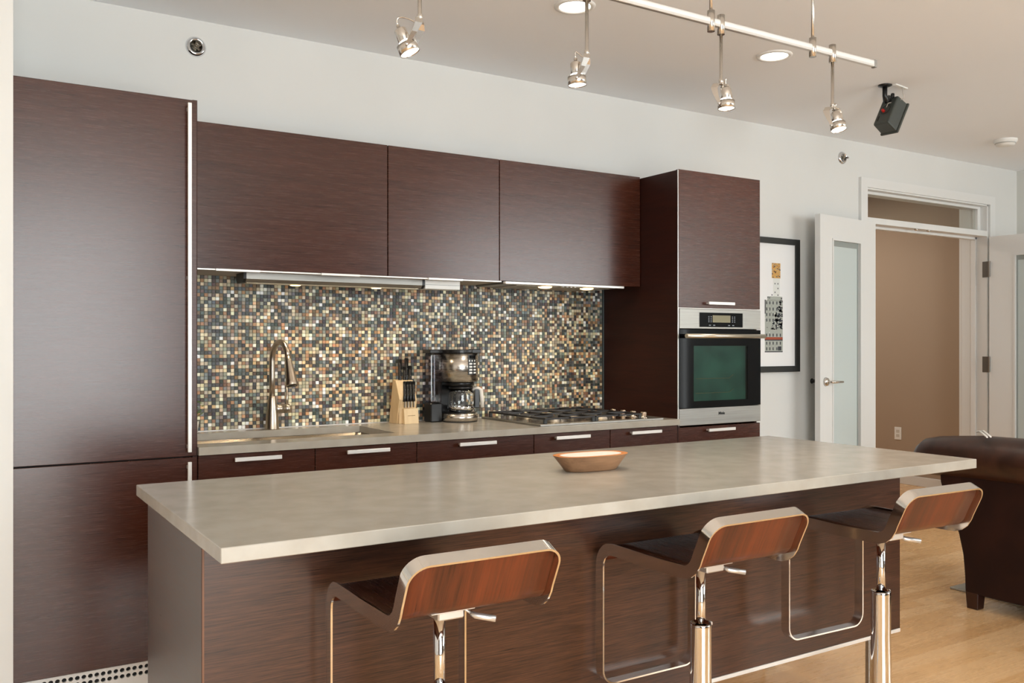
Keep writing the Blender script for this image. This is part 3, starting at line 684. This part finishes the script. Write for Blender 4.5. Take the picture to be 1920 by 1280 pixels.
l.new(tc.outputs['Object'], nz_.inputs['Vector']); mr = n.new('ShaderNodeMapRange'); mr.inputs['To Min'].default_value = .72; mr.inputs['To Max'].default_value = 1.28; l.new(nz_.outputs['Fac'], mr.inputs['Value'])
vm = n.new('ShaderNodeVectorMath'); vm.operation = 'SCALE'; l.new(at.outputs['Color'], vm.inputs[0]); l.new(mr.outputs[0], vm.inputs['Scale']); l.new(vm.outputs[0], b.inputs['Base Color'])
me.materials.append(TM)
o = bpy.data.objects.new('mosaic_tiles', me); COL.objects.link(o); o.parent = t; o['kind'] = 'stuff'
obj('edge_trim', add_box(NB(), 3.119, 3.128, W - .012, W - .001, .911, 1.5935), mat('slate_trim', rgb(96, 104, 104), .35, .5), t)
obj('base_bead', add_box(NB(), .776, 3.118, W - .012, W - .001, .9102, .9125), ALUW, t)

# hood
t = thing('range_hood', 'slim slide-out steel hood under the right wall cabinet', 'hood', (2.62, 3.8, 1.58))
obj('front_rail', add_box(NB(), 2.262, 2.99, 3.676, 3.700, 1.578, 1.590, bev=.0015), ALUW, t)
obj('slide_tray', add_box(NB(), 2.275, 2.98, 3.700, 3.99, 1.580, 1.590, bev=.001), STEEL, t)
obj('filter_panel', add_box(NB(), 2.36, 2.94, 3.735, 3.98, 1.576, 1.5805, bev=.001), mat('hood_steel', rgb(176, 166, 150), .35, .9), t)
for x in (2.54, 2.80):
    q = obj('hood_lamp', add_lathe(NB(), [(.036, .001), (.034, -.004), (.02, -.008), (0, -.009)], (x, 3.75, 1.5765), 24), LAMPY, t)
bm = NB()
for k in range(4): add_box(bm, 2.62 + k * .025, 2.634 + k * .025, 3.714, 3.726, 1.575, 1.580, bev=.001)
obj('switch', bm, ALU, t)
for x in (2.54, 2.80):
    l = bpy.data.lights.new('hood_bulb', 'SPOT'); l.energy = 5.0; l.color = (1, .78, .5); l.spot_size = R(130); l.spot_blend = .8; l.shadow_soft_size = .03
    o = bpy.data.objects.new('hood_bulb', l); COL.objects.link(o); o.parent = t; o.location = Vector((x, 3.75, 1.562)) - Vector((2.62, 3.8, 1.58))
# strip light
t = thing('strip_light', 'long steel strip light with black end caps under the cabinet', 'light', (1.45, 3.83, 1.588))
def strip_prof(s=0): return [(3.775 - s, 1.588), (3.885 + s, 1.588), (3.885 + s, 1.562), (3.872, 1.548 - s), (3.79, 1.548 - s), (3.775 - s, 1.562)]
obj('housing', add_prism(NB(), strip_prof(), 'x', 1.052, 1.868), STEEL, t)
for a, b in ((1.040, 1.052), (1.868, 1.880)): obj('end_cap', add_prism(NB(), strip_prof(.0015), 'x', a, b), BLACKP, t)
obj('lens', add_box(NB(), 1.06, 1.86, 3.80, 3.862, 1.5455, 1.5482), mat('lens_steel', rgb(205, 190, 160), .3, .6), t)
for x in (1.28, 1.66):
    obj('lamp_spot', add_lathe(NB(), [(.024, 0), (.02, -.003), (0, -.003)], (x, 3.83, 1.5455), 20), LAMPY, t)
    l = bpy.data.lights.new('strip_bulb', 'SPOT'); l.energy = 5.0; l.color = (1, .8, .55); l.spot_size = R(130); l.spot_blend = .8; l.shadow_soft_size = .03
    o = bpy.data.objects.new('strip_bulb', l); COL.objects.link(o); o.parent = t; o.location = Vector((x, 3.83, 1.54)) - Vector((1.45, 3.83, 1.588))
t = thing('junction_box', 'white plastic box under the middle wall cabinet beside the strip light', 'box', (1.98, 3.8, 1.588))
obj('cover', add_box(NB(), 1.882, 2.068, 3.775, 3.86, 1.547, 1.588, bev=.002), WHITEP, t)
obj('seam', add_box(NB(), 1.884, 2.066, 3.774, 3.78, 1.566, 1.567), RUBBER, t)

# cooktop
t = thing('gas_cooktop', 'steel gas cooktop with black grates and four knobs', 'cooktop', (2.67, 3.71, .91))
KX0, KX1, KY0, KY1 = 2.30, 3.045, 3.433, 3.975
obj('tray', add_box(NB(), KX0, KX1, KY0, KY1, .9102, .9185, bev=.0015), STEEL, t)
obj('tray_well', add_box(NB(), KX0 + .02, 2.91, KY0 + .03, KY1 - .02, .9183, .9192), mat('well_steel', rgb(165, 145, 120), .18, 1.0), t)
for x, y, r in ((2.48, 3.57, .045), (2.48, 3.83, .035), (2.77, 3.57, .035), (2.77, 3.83, .05)):
    bq = obj('burner', add_lathe(NB(), [(r + .012, 0), (r + .008, .005), (r, .008), (r, .012), (0, .012)], (x, y, .919), 24), STEEL, t)
    obj('burner_cap', add_lathe(NB(), [(r - .003, .012), (r - .002, .017), (r - .008, .019), (0, .019)], (x, y, .919), 24), IRON, bq)
for x0, x1 in ((2.335, 2.625), (2.632, 2.915)):
    g = NB(); y0, y1 = 3.452, 3.955; z0, z1 = .938, .946; w = .005
    for y in (y0, y1, (y0 + y1) / 2): add_box(g, x0, x1, y - w, y + w, z0, z1, bev=.001)
    for x in (x0 + w, x1 - w): add_box(g, x - w, x + w, y0, y1, z0, z1, bev=.001)
    cx = (x0 + x1) / 2
    for yc in (3.57, 3.83):
        for a in range(4):
            d = Vector((math.cos(a * math.pi / 2), math.sin(a * math.pi / 2)))
            ex = (x1 - x0) / 2 - .005 if a % 2 == 0 else .125
            p0 = Vector((cx, yc)) + d * .028; p1 = Vector((cx, yc)) + d * ex
            add_box(g, min(p0.x, p1.x) - .004, max(p0.x, p1.x) + .004, min(p0.y, p1.y) - .004, max(p0.y, p1.y) + .004, z0, z1 + .002)
    gr = obj('grate', g, IRON, t)
    f = NB()
    for x in (x0 + .006, x1 - .006):
        for y in (y0 + .004, y1 - .004): add_box(f, x - .008, x + .008, y - .006, y + .006, .9185, z0 + .002, bev=.0015)
    obj('grate_foot', f, RUBBER, gr)
for y in (3.48, 3.56, 3.64, 3.72):
    kb = obj('knob', add_lathe(NB(), [(.021, 0), (.021, .004), (.016, .006), (.0165, .028), (.0145, .031), (0, .031)], (2.955, y, .9185), 20), mat('knob_bronze', rgb(190, 175, 160), .22, 1.0), t)

# knife block: built along local axes, then turned
KBL = (1.852, 3.945, .91)
t = thing('knife_block', 'pale wooden knife block against the mosaic', 'knife block', KBL)
def kb(bm, w0, w1, prof):  # profile (depth towards room, z)
    return add_prism(bm, [(-d, z) for d, z in prof], 'x', w0, w1, .0012)
def local(o, root):
    o.parent = root; o.location = (0, 0, 0); return o
slot = [(-.045, 0), (.02, 0), (.045, .118), (.012, .205), (-.012, .21)]
local(obj('slotted_block', kb(NB(), -.04, .033, slot), MAPLE), t)
local(obj('front_block', kb(NB(), -.036, .033, [(.02, 0), (.036, 0), (.036, .072), (.048, .115), (.0445, .117)]), MAPLE), t)
local(obj('foot_block', kb(NB(), -.024, .036, [(.036, 0), (.056, 0), (.05, .073), (.036, .073)]), MAPLE), t)
bm = NB()
for k in range(9): add_box(bm, -.009 + k * .0035, -.0072 + k * .0035, -.0545, -.053, .038, .0405)
local(obj('burned_mark', bm, mat('mark_brown', rgb(150, 120, 84), .6)), t)
t.rotation_euler = (0, 0, R(3)); t.scale = (1.28, 1.2, 1)
def knife(dx, d0, z0, L, lab, grp, hw=.0068):
    q = thing('kitchen_knife', lab, 'knife', (0, 0, 0), grp)
    dirv = Vector((.012 * 0 + .02, .04 if L > .08 else .02, L)).normalized()
    p0 = Vector((dx, -d0, z0))
    h = NB(); add_tube(h, [p0 - dirv * .012, p0 + dirv * L * .3, p0 + dirv * L * .75, p0 + dirv * L], [hw * .8, hw * .72, hw * .85, hw], 10)
    local(obj('grip', h, BLACKP), q)
    h = NB()
    add_lathe(h, [(hw * .9, 0), (hw * .8, .003), (0, .0045)], (0, 0, 0), 10, aim(p0 + dirv * L, dirv))
    for s in (.25, .55): add_lathe(h, [(.0018, 0), (.0015, .0012), (0, .0014)], (0, 0, 0), 8, aim(p0 + dirv * L * s + Vector((0, -hw * .8, 0)), (0, -1, 0)))
    local(obj('rivet', h, STEEL), q)
    local(obj('blade', add_box(NB(), dx - .0008, dx + .0008, -d0 - .006, -d0 + .006, z0 - .04, z0 - .008), STEEL), q)
    q.location = KBL; q.rotation_euler = (0, 0, R(3)); q.scale = (1.28, 1.2, 1); return q
for i, (dx, z) in enumerate(((-.018, .195), (-.004, .175), (.010, .2), (.020, .178))):
    knife(dx, .004 if i % 2 == 0 else .014, z, .115 if i % 2 == 0 else .10, ['tallest black knife at the left of the block, back row', 'black knife between the two tallest, its grip lower', 'tallest black knife on the right of the back row', 'lower black knife at the right end of the back row'][i], 'large knives in the block', .0085)
for i in range(4):
    knife(-.021 + i * .0125, .050, .118, .088, ['leftmost of the four short steak knives in front', 'second from left of the four short steak knives', 'third from left of the four short steak knives', 'rightmost of the four short steak knives in front'][i], 'steak knives in the block', .0075)

# coffee maker
CMST = noise_mix(mat('coffee_steel', rgb(205, 199, 190), .22, 1.0), rgb(196, 190, 181), rgb(212, 206, 198), 5, 3, (1, 1, 60), rough=.2, rough2=.32)
CXc, CYc = 2.126, 3.885
t = thing('coffee_maker', 'steel and black drip coffee maker beside the cooktop', 'coffee maker', (CXc, CYc, .91))
def dshape(r, back, n=20, e=0):   # D shaped plan: round front, flat back
    pts = [(CXc + r * math.cos(math.pi + math.pi * k / n), CYc + r * math.sin(math.pi + math.pi * k / n)) for k in range(n + 1)]
    return pts + [(CXc + r, CYc + back), (CXc - r, CYc + back)]
def dprism(nm, r, back, z0, z1, m, par, bev=0):
    o = obj(nm, add_prism(NB(), dshape(r, back), 'z', z0, z1, bev), m, par)
    for p in o.data.polygons: p.use_smooth = abs(p.normal.z) < .5
    return o
dprism('foot', .0865, .09, .9102, .915, BLACKP, t); dprism('base', .088, .09, .915, .951, CMST, t); dprism('warming_plate', .078, .06, .951, .956, BLACKP, t)
obj('column', add_box(NB(), CXc - .088, CXc + .07, CYc + .055, CYc + .092, .951, 1.11, bev=.004), BLACKP, t)
dprism('filter_housing', .07, .08, 1.085, 1.107, BLACKP, t)
dprism('brew_head', .0895, .092, 1.106, 1.243, CMST, t); dprism('lid', .0905, .093, 1.243, 1.262, BLACKP, t, .002)
obj('lid_tab', add_box(NB(), CXc + .02, CXc + .07, CYc - .088, CYc - .05, 1.244, 1.2645, bev=.003), BLACKP, t)
obj('water_tank', add_box(NB(), CXc - .152, CXc - .09, CYc + .015, CYc + .088, 1.003, 1.243, bev=.008, seg=2), TANK, t)
obj('tank_lid', add_box(NB(), CXc - .158, CXc - .085, CYc + .01, CYc + .092, 1.244, 1.262, bev=.003), BLACKP, t)
obj('tank_base', add_box(NB(), CXc - .152, CXc - .088, CYc + .013, CYc + .09, .9102, 1.002, bev=.005), BLACKP, t)
# curved control panel
def curved(bm, a0, a1, z0, z1, r, th=.002):
    n = 6; A = []; B = []
    for k in range(n + 1):
        a = a0 + (a1 - a0) * k / n
        A.append([bm.verts.new((CXc + rr * math.cos(a), CYc + rr * math.sin(a), z)) for rr, z in ((r, z0), (r + th, z0), (r + th, z1), (r, z1))])
    for p, q in zip(A, A[1:]):
        for m in range(4): bm.faces.new((p[m], p[(m + 1) % 4], q[(m + 1) % 4], q[m]))
    bm.faces.new(A[0]); bm.faces.new(A[-1][::-1]); return bm
pc = obj('control_panel', curved(NB(), R(-92), R(-62), 1.14, 1.238, .0895), BLACKP, t)
bm = NB()
for row in range(5):
    for a in ((-90, -80, -69) if row == 4 else (-88.5, -72)):
        wdt = 4 if row == 4 else 11
        curved(bm, R(a), R(a + wdt), 1.146 + row * .0145, 1.154 + row * .0145, .0908, .0012)
obj('button', bm, WHITEP, pc)
obj('clock_window', curved(NB(), R(-88), R(-67), 1.219, 1.234, .0908, .001), BLACKG, pc)
cf = thing('coffee_carafe', 'glass carafe with pale handle on the coffee maker plate', 'carafe', (CXc, CYc - .012, .956))
cyc = CYc - .012
obj('glass_jug', add_lathe(NB(), [(0, .001), (.05, .001), (.062, .012), (.066, .045), (.064, .09), (.056, .116), (.0545, .116), (.0625, .09), (.0645, .045), (.06, .013), (.05, .003), (0, .003)], (CXc, cyc, .956), 32), GLASS, cf)
obj('metal_band', add_lathe(NB(), [(.0668, .03), (.0675, .03), (.0672, .016), (.0645, .016)], (CXc, cyc, .956), 32, close=True), CHROME, cf)
obj('lid', add_lathe(NB(), [(.057, .114), (.06, .117), (.059, .127), (.05, .1285), (0, .1285)], (CXc, cyc, .956), 28), BLACKP, cf)
ha = R(-22); hd = Vector((math.cos(ha), math.sin(ha), 0)); c0 = Vector((CXc, cyc, .956))
h = NB(); add_tube(h, [c0 + hd * .055 + Uv * .112, c0 + hd * .085 + Uv * .116, c0 + hd * .098 + Uv * .108, c0 + hd * .104 + Uv * .06, c0 + hd * .106 + Uv * .022], [.008, .009, .0105, .0105, .009], 12)
obj('handle', h, mat('handle_cream', rgb(226, 220, 210), .35), cf)
obj('handle_inner', add_box(NB(), .066, .092, -.008, .008, .02, .118, bev=.003, M=Matrix.Translation(c0) @ Matrix.Rotation(ha, 4, 'Z')), BLACKP, cf)

# plant half hidden behind the tall cabinet
t = thing('potted_herb', 'small bright green plant peeking from behind the tall cabinet', 'plant', (.874, 3.975, .91))
obj('pot', add_lathe(NB(), [(0, 0), (.026, 0), (.033, .05), (.03, .05), (.028, .042), (0, .042)], (.874, 3.98, .9102), 20), POT, t)
bm = NB(); st = NB(); pr = random.Random(5)
for k in range(42):
    a = pr.uniform(0, 2 * math.pi); rr = pr.uniform(.01, .042); z = pr.uniform(.955, 1.06)
    p = Vector((.874 + rr * math.cos(a), min(3.98 + rr * math.sin(a) * .7, 4.02), z)); d = Vector((math.cos(a), math.sin(a) * .5, pr.uniform(-.2, .8))).normalized()
    s = d.cross(Vector((0, 0, 1))).normalized(); up = s.cross(d); L = pr.uniform(.014, .022); w = L * .42
    q = [p, p + d * L * .35 + s * w + up * .002, p + d * L, p + d * L * .35 - s * w + up * .002]; m = p + d * L * .45 - up * .0015
    V = [bm.verts.new(v) for v in q] + [bm.verts.new(m)]
    for i in range(4): bm.faces.new((V[i], V[(i + 1) % 4], V[4]))
    if k % 4 == 0: add_tube(st, [(.874, 3.98, .95), tuple((Vector((.874, 3.98, .96)) + p) / 2), tuple(p)], .0009, 5)
o = obj('foliage', bm, LEAF, t, recalc=False); o['kind'] = 'stuff'
obj('stem', st, LEAF, t)

# ------------------------------------------------------------------ island
IX0, IX1, IY0, IY1 = .455, 2.848, 1.970, 2.585
t = thing('kitchen_island', 'dark wenge island body raised on flat metal legs', 'island', (1.65, 2.28, 0))
IZ = .287
obj('front_panel', add_box(NB(), IX0 + .004, IX1, IY0, IY0 + .02, IZ, .8795, bev=.0008), ISLW, t)
obj('end_panel', add_box(NB(), IX0, IX0 + .019, IY0 + .004, IY1, IZ, .8795, bev=.0008), ISLW, t)
obj('end_panel', add_box(NB(), IX1 - .019, IX1 - .0005, IY0 + .021, IY1, IZ, .8795, bev=.0008), ISLW, t)
obj('edge_banding', add_box(NB(), IX0 + .0005, IX0 + .0045, IY0 - .0006, IY0 + .004, IZ, .8795), OAKEDGE, t)
for k in range(3):
    xa = IX0 + .02 + k * (IX1 - IX0 - .04) / 3; xb = xa + (IX1 - IX0 - .04) / 3 - .002
    d = obj('door', add_box(NB(), xa, xb, IY1 - .019, IY1, IZ, .8795, bev=.001), ISLW, t); bar_handle(xa + .2, xb - .2, 2.0, .85, d)
    d.children[0].data.transform(Matrix.Scale(-1, 4, (0, 1, 0)) @ Matrix.Identity(4)); d.children[0].location = (0, 2.0 - 2.28 + IY1 - 2.28 - 0.0, 0)
obj('bottom_panel', add_box(NB(), IX0 + .02, IX1 - .02, IY0 + .021, IY1 - .02, IZ, IZ + .018), ISLW, t)
obj('bottom_rail', add_box(NB(), IX0 + .004, IX1 + .001, IY0 - .001, IY1, IZ - .013, IZ - .0005, bev=.001), ALUW, t)
for x in (IX0 + .1, 2.775):
    for y in (IY0 + .06, IY1 - .08):
        obj('leg', add_box(NB(), x - .028, x + .028, y - .008, y + .008, 0.0005, IZ - .013, bev=.001), STEEL, t)
TX0, TX1, TY0, TY1 = .428, 2.875, 1.706, 2.598
tag(obj('island_countertop', add_box(NB(), TX0, TX1, TY0, TY1, .880, .91, bev=.0015), STONE, None), 'large grey beige stone slab top of the island', 'countertop')

# dough bowl with wax
t = thing('dough_bowl', 'shallow oblong wooden dough bowl on the island top', 'bowl', (1.637, 2.172, .91))
def rr_ring(L, Wd, z, n=40, p=2.6):
    out = []
    for k in range(n):
        a = 2 * math.pi * k / n; c, s = math.cos(a), math.sin(a)
        out.append((math.copysign(abs(c) ** (2 / p), c) * L / 2, math.copysign(abs(s) ** (2 / p), s) * Wd / 2, z))
    return out
def loft(rings, caps=(True, True)):
    b = NB(); V = [[b.verts.new(p) for p in r] for r in rings]
    for r, s in zip(V, V[1:]):
        n = len(r)
        for k in range(n): b.faces.new((r[k], r[(k + 1) % n], s[(k + 1) % n], s[k])).smooth = True
    if caps[0]: b.faces.new(V[0][::-1])
    if caps[1]: b.faces.new(V[-1])
    return b
ANG = Matrix.Translation((1.637, 2.172, .91)) @ Matrix.Rotation(R(-4), 4, 'Z')
def bt(b): bmesh.ops.transform(b, matrix=ANG, verts=b.verts); return b
obj('shell', bt(loft([rr_ring(.165, .068, .0003), rr_ring(.175, .078, .004), rr_ring(.212, .1, .028), rr_ring(.246, .12, .0485)], (True, False))), BOWLW, t)
obj('rim', bt(loft([rr_ring(.246, .12, .0485), rr_ring(.243, .117, .0495), rr_ring(.209, .091, .0488), rr_ring(.194, .08, .036), rr_ring(.17, .066, .033)], (False, True))), BOWLR, t)['label'] = 'orange brown carved rim'
tag(obj('candle_wax', bt(loft([rr_ring(.19, .077, .0365), rr_ring(.206, .089, .0484), rr_ring(.200, .085, .0492)], (True, True))), WAX, None, origin=(1.637, 2.172, .95)), 'white candle wax filling the wooden dough bowl', 'candle')

# ------------------------------------------------------------------ bar stools
def stool_profile():
    """centreline of the bent band in (y,z), y towards the island; returns dense samples"""
    P = []
    def arc(c, r, a0, a1, n):
        for k in range(n + 1):
            a = R(a0 + (a1 - a0) * k / n); P.append((c[0] + r * math.cos(a), c[1] + r * math.sin(a)))
    P.append((-.206, .117))
    lean = 65
    r = .052; cy, cz = -.112, .036
    arc((cy, cz), r, 180 + (90 - lean) - 12, 268, 9)      # rear bend
    P.append((.02, -.0175)); P.append((.09, -.0165))
    arc((.1605, -.066), .050, 96, 0, 9)                     # front bend
    P.append((.2105, -.20)); P.append((.2105, -.39))
    return P
PROF = stool_profile()
acc = [0.0]
for p, q in zip(PROF, PROF[1:]): acc.append(acc[-1] + math.dist(p, q))
STOT = acc[-1]
def prof_at(s):
    s = min(max(s, 0), STOT)
    for i in range(len(acc) - 1):
        if s <= acc[i + 1] + 1e-9:
            f = (s - acc[i]) / (acc[i + 1] - acc[i]); p, q = Vector(PROF[i]), Vector(PROF[i + 1]); return p.lerp(q, f)
    return Vector(PROF[-1])
def prof_frame(s):
    p = prof_at(s); d = (prof_at(s + .006) - prof_at(s - .006)).normalized(); return p, Vector((-d.y, d.x))   # normal: up / forward side... 
def make_stool():
    root = thing('bar_stool', '', 'stool', (0, 0, 0), 'wood and chrome bar stools')
    hw = .1685; hb = .0155; th = .0045
    # loop in (x, s)
    rc = .042; loop = []
    def corner(cx, cs, a0):
        for k in range(9): a = R(a0 + 90 * k / 8); loop.append((cx + rc * math.cos(a), cs + rc * math.sin(a)))
    def side(x, s0, s1, n=44):
        for k in range(1, n): loop.append((x, s0 + (s1 - s0) * k / n))
    e = .0; S1 = STOT
    corner(-hw + rc, rc, 180)   # near s=0 left: from (-hw, rc) to (-hw+rc, 0)
    corner(hw - rc, rc, 270); side(hw, rc, S1 - rc)
    corner(hw - rc, S1 - rc, 0); corner(-hw + rc, S1 - rc, 90); side(-hw, S1 - rc, rc)
    n = len(loop); b = NB(); rings = []
    for i in range(n):
        a = Vector(loop[i - 1]); c = Vector(loop[(i + 1) % n]); d = (c - a).normalized(); nrm = Vector((d.y, -d.x))  # outward in plan (x,s)
        o = Vector(loop[i]); inn = o - nrm * th
        ring = []
        for (q, w) in ((o, hb), (o, -hb), (inn, -hb), (inn, hb)):
            p, nn = prof_frame(q.y); ring.append(b.verts.new((q.x, p.x + nn.x * w, p.y + nn.y * w)))
        rings.append(ring)
    for i in range(n):
        r, s = rings[i], rings[(i + 1) % n]
        for k in range(4):
            f = b.faces.new((r[k], r[(k + 1) % 4], s[(k + 1) % 4], s[k])); f.smooth = True
    fr = obj('band_frame', b, CHROMED, root)
    md = fr.modifiers.new('edge', 'EDGE_SPLIT'); md.split_angle = R(40)
    # plywood shell from the back rest to the front bend, near the inner (upper) side of the band
    send = acc[13 + 8]; ns = 40; off = .006; tk = .003
    def xlim(s):
        if s < rc: return hw - rc + math.sqrt(max(rc * rc - (rc - s) ** 2, 0)) - th
        return hw - th
    def sheet(o0, flip):
        b = NB(); prev = None
        for i in range(ns + 1):
            s = .004 + (send - .004) * i / ns; p, nn = prof_frame(s); w = xlim(s)
            row = [b.verts.new((w * (k / 6 * 2 - 1), p.x + nn.x * o0, p.y + nn.y * o0)) for k in range(7)]
            if prev:
                for k in range(6): b.faces.new((prev[k], prev[k + 1], row[k + 1], row[k])).smooth = True
            prev = row
        return b
    bsh = sheet(off, False); o = obj('seat_shell', bsh, [PLYD, PLY], root)
    md = o.modifiers.new('thick', 'SOLIDIFY'); md.thickness = .006; md.offset = 0; md.material_offset = 1; md.material_offset_rim = 0
    o['label'] = 'bent plywood seat and back'
    # bracket, pole, lever
    b = NB(); add_box(b, -.03, .03, -.055, .05, -.052, -.032, bev=.003); add_box(b, -.05, .05, -.065, .055, -.0335, -.03, bev=.001)
    obj('bracket', b, ALU, root)
    obj('piston', add_tube(NB(), [(0, 0, -.05), (0, 0, -.24)], .0125, 20), CHROME, root)
    zt = -.209
    b = NB()
    cyl = obj('column', add_lathe(NB(), [(.015, zt - .006), (.0235, zt - .004), (.0265, zt), (.0275, zt - .004), (.0275, zt - .012), (.0275, zt - .14), (.0325, zt - .34), (.037, -.750), (.037, -.760), (0, -.760)], (0, 0, 0), 32), CHROME, root)
    obj('base_disc', add_lathe(NB(), [(.037, -.758), (.19, -.768), (.2, -.772), (.2, -.7755), (0, -.7755)], (0, 0, 0), 48), CHROME, root)
    obj('collar_catch', add_box(NB(), .026, .038, -.006, .006, zt - .012, zt - .002, bev=.002), ALU, cyl)
    b = NB(); add_tube(b, [(.02, -.01, -.043), (.05, -.018, -.046), (.066, -.026, -.058)], .0032, 8)
    lv = obj('lever', b, ALU, root)
    obj('lever_grip', add_tube(NB(), [(.062, -.024, -.055), (.07, -.03, -.06), (.105, -.055, -.066)], [.0055, .0068, .0068], 12), ALU, lv)
    return root
stool = make_stool()
spots = [(.874, 1.686, -.016, .776, 'bar stool nearest the left end of the island'), (1.654, 1.722, -.004, .761, 'middle bar stool of the three at the island'), (2.319, 1.667, -.033, .776, 'bar stool nearest the leather sofa')]
for i, (x, y, ro, z, lab) in enumerate(spots):
    s = stool if i == 0 else copy_tree(stool)
    s.location = (x, y, z); s.rotation_euler = (0, 0, ro); s['label'] = lab
    for ch in s.children:
        if ch.name.split('.')[0] in ('column', 'base_disc'): ch.location.z = .776 - z

# ------------------------------------------------------------------ sofa
t = thing('leather_sofa', 'dark brown leather rolled-back sofa beyond the island, seen from behind', 'sofa', (4.6, 1.75, 0))
SY = 2.56; SY0_ = .75
# back panel: flat face at x=4.2, far edge scrolls outwards near the top
prof = [(SY, .075), (SY + .003, .16), (SY + .012, .26), (SY + .035, .36), (SY + .07, .43), (SY + .10, .50), (SY + .13, .60), (SY + .135, .68), (SY0_ - .1, .68), (SY0_, .075)]
obj('back_panel', add_prism(NB(), prof, 'x', 4.215, 4.42, .006), LEATHERF, t)
# rolled top along y
def roll(bm, pts, rads, seg=28, sx=1.0, sz=1.0):
    rings = []
    for (p, r) in zip(pts, rads):
        rings.append([bm.verts.new((p[0] + sx * r * math.cos(2 * math.pi * k / seg), p[1], p[2] + sz * r * math.sin(2 * math.pi * k / seg))) for k in range(seg)])
    for a, b in zip(rings, rings[1:]):
        for k in range(seg): bm.faces.new((a[k], a[(k + 1) % seg], b[(k + 1) % seg], b[k])).smooth = True
    bm.faces.new(rings[0]); bm.faces.new(rings[-1][::-1]); return bm
ys = [SY0_ - .12, SY0_ - .09, SY0_, 1.3, 2.0, 2.5, 2.72, 2.79, 2.825, 2.835]
zs = [.735, .735, .735, .74, .74, .735, .722, .715, .71, .708]; rs = [.06, .1, .115, .12, .12, .118, .11, .1, .075, .04]
obj('back_roll', roll(NB(), [(4.27, y, z) for y, z in zip(ys, zs)], rs, 28, 1.05, .92), LEATHER, t)
for side in (0, 1):
    yb = SY + .01 if side == 0 else SY0_ - .01
    sg = 1 if side == 0 else -1
    prof = [(yb - sg * .16, .09), (yb, .09), (yb + sg * .005, .25), (yb + sg * .04, .36), (yb + sg * .10, .46), (yb + sg * .125, .54), (yb + sg * .09, .61), (yb - sg * .02, .64), (yb - sg * .12, .61), (yb - sg * .16, .54)]
    a = obj('arm', add_prism(NB(), prof, 'x', 4.40, 5.12, .012), LEATHER, t)
obj('seat_base', add_box(NB(), 4.40, 5.1, SY0_ + .15, SY - .15, .09, .3, bev=.02, seg=2), LEATHERF, t)
for k in range(2):
    ya = SY0_ + .155 + k * .75
    obj('seat_cushion', add_box(NB(), 4.5, 5.12, ya, ya + .745, .3, .45, bev=.04, seg=3), LEATHER, t)
    obj('back_cushion', add_box(NB(), 4.38, 4.56, ya, ya + .745, .42, .76, bev=.05, seg=3), LEATHER, t)
bm = NB()
for k in range(5):
    z = .36 + k * .03; add_tube(bm, [(4.41, SY + .03 + k * .018, z), (4.395, SY + .045 + k * .018, z + .008), (4.41, SY + .06 + k * .018, z + .02)], .009, 8)
obj('arm_pleat', bm, LEATHER, t)
for y in (SY - .03, SY0_ + .03):
    for x in (4.245, 5.05):
        b = NB(); tb = bmesh.new(); add_box(tb, x - .03, x + .035, y - .035, y + .03, 0.0 if x < 4.4 else .0125, .085, bev=.003)
        for v in tb.verts:
            if v.co.z < .04: v.co.x = x + (v.co.x - x) * .85; v.co.y = y + (v.co.y - y) * .85
        merge(b, tb); obj('foot', b, mat('foot_wood', rgb(48, 22, 16), .3), t)
rg = obj('area_rug', add_box(NB(), 4.47, 6.6, .4, 2.80, .0005, .012, bev=.003), RUG, None); tag(rg, 'pale grey rug under the leather sofa', 'rug')
t = thing('white_sticks', 'two thin white sticks lying across the top of the sofa back', 'stick', (4.27, 2.48, .86))
for k in range(2):
    obj('stick', add_tube(NB(), [(4.31 - k * .03, 2.54, .858), (4.27 - k * .03, 2.50, .866), (4.16 - k * .03, 2.40, .852)], .004, 8), WHITEP, t)
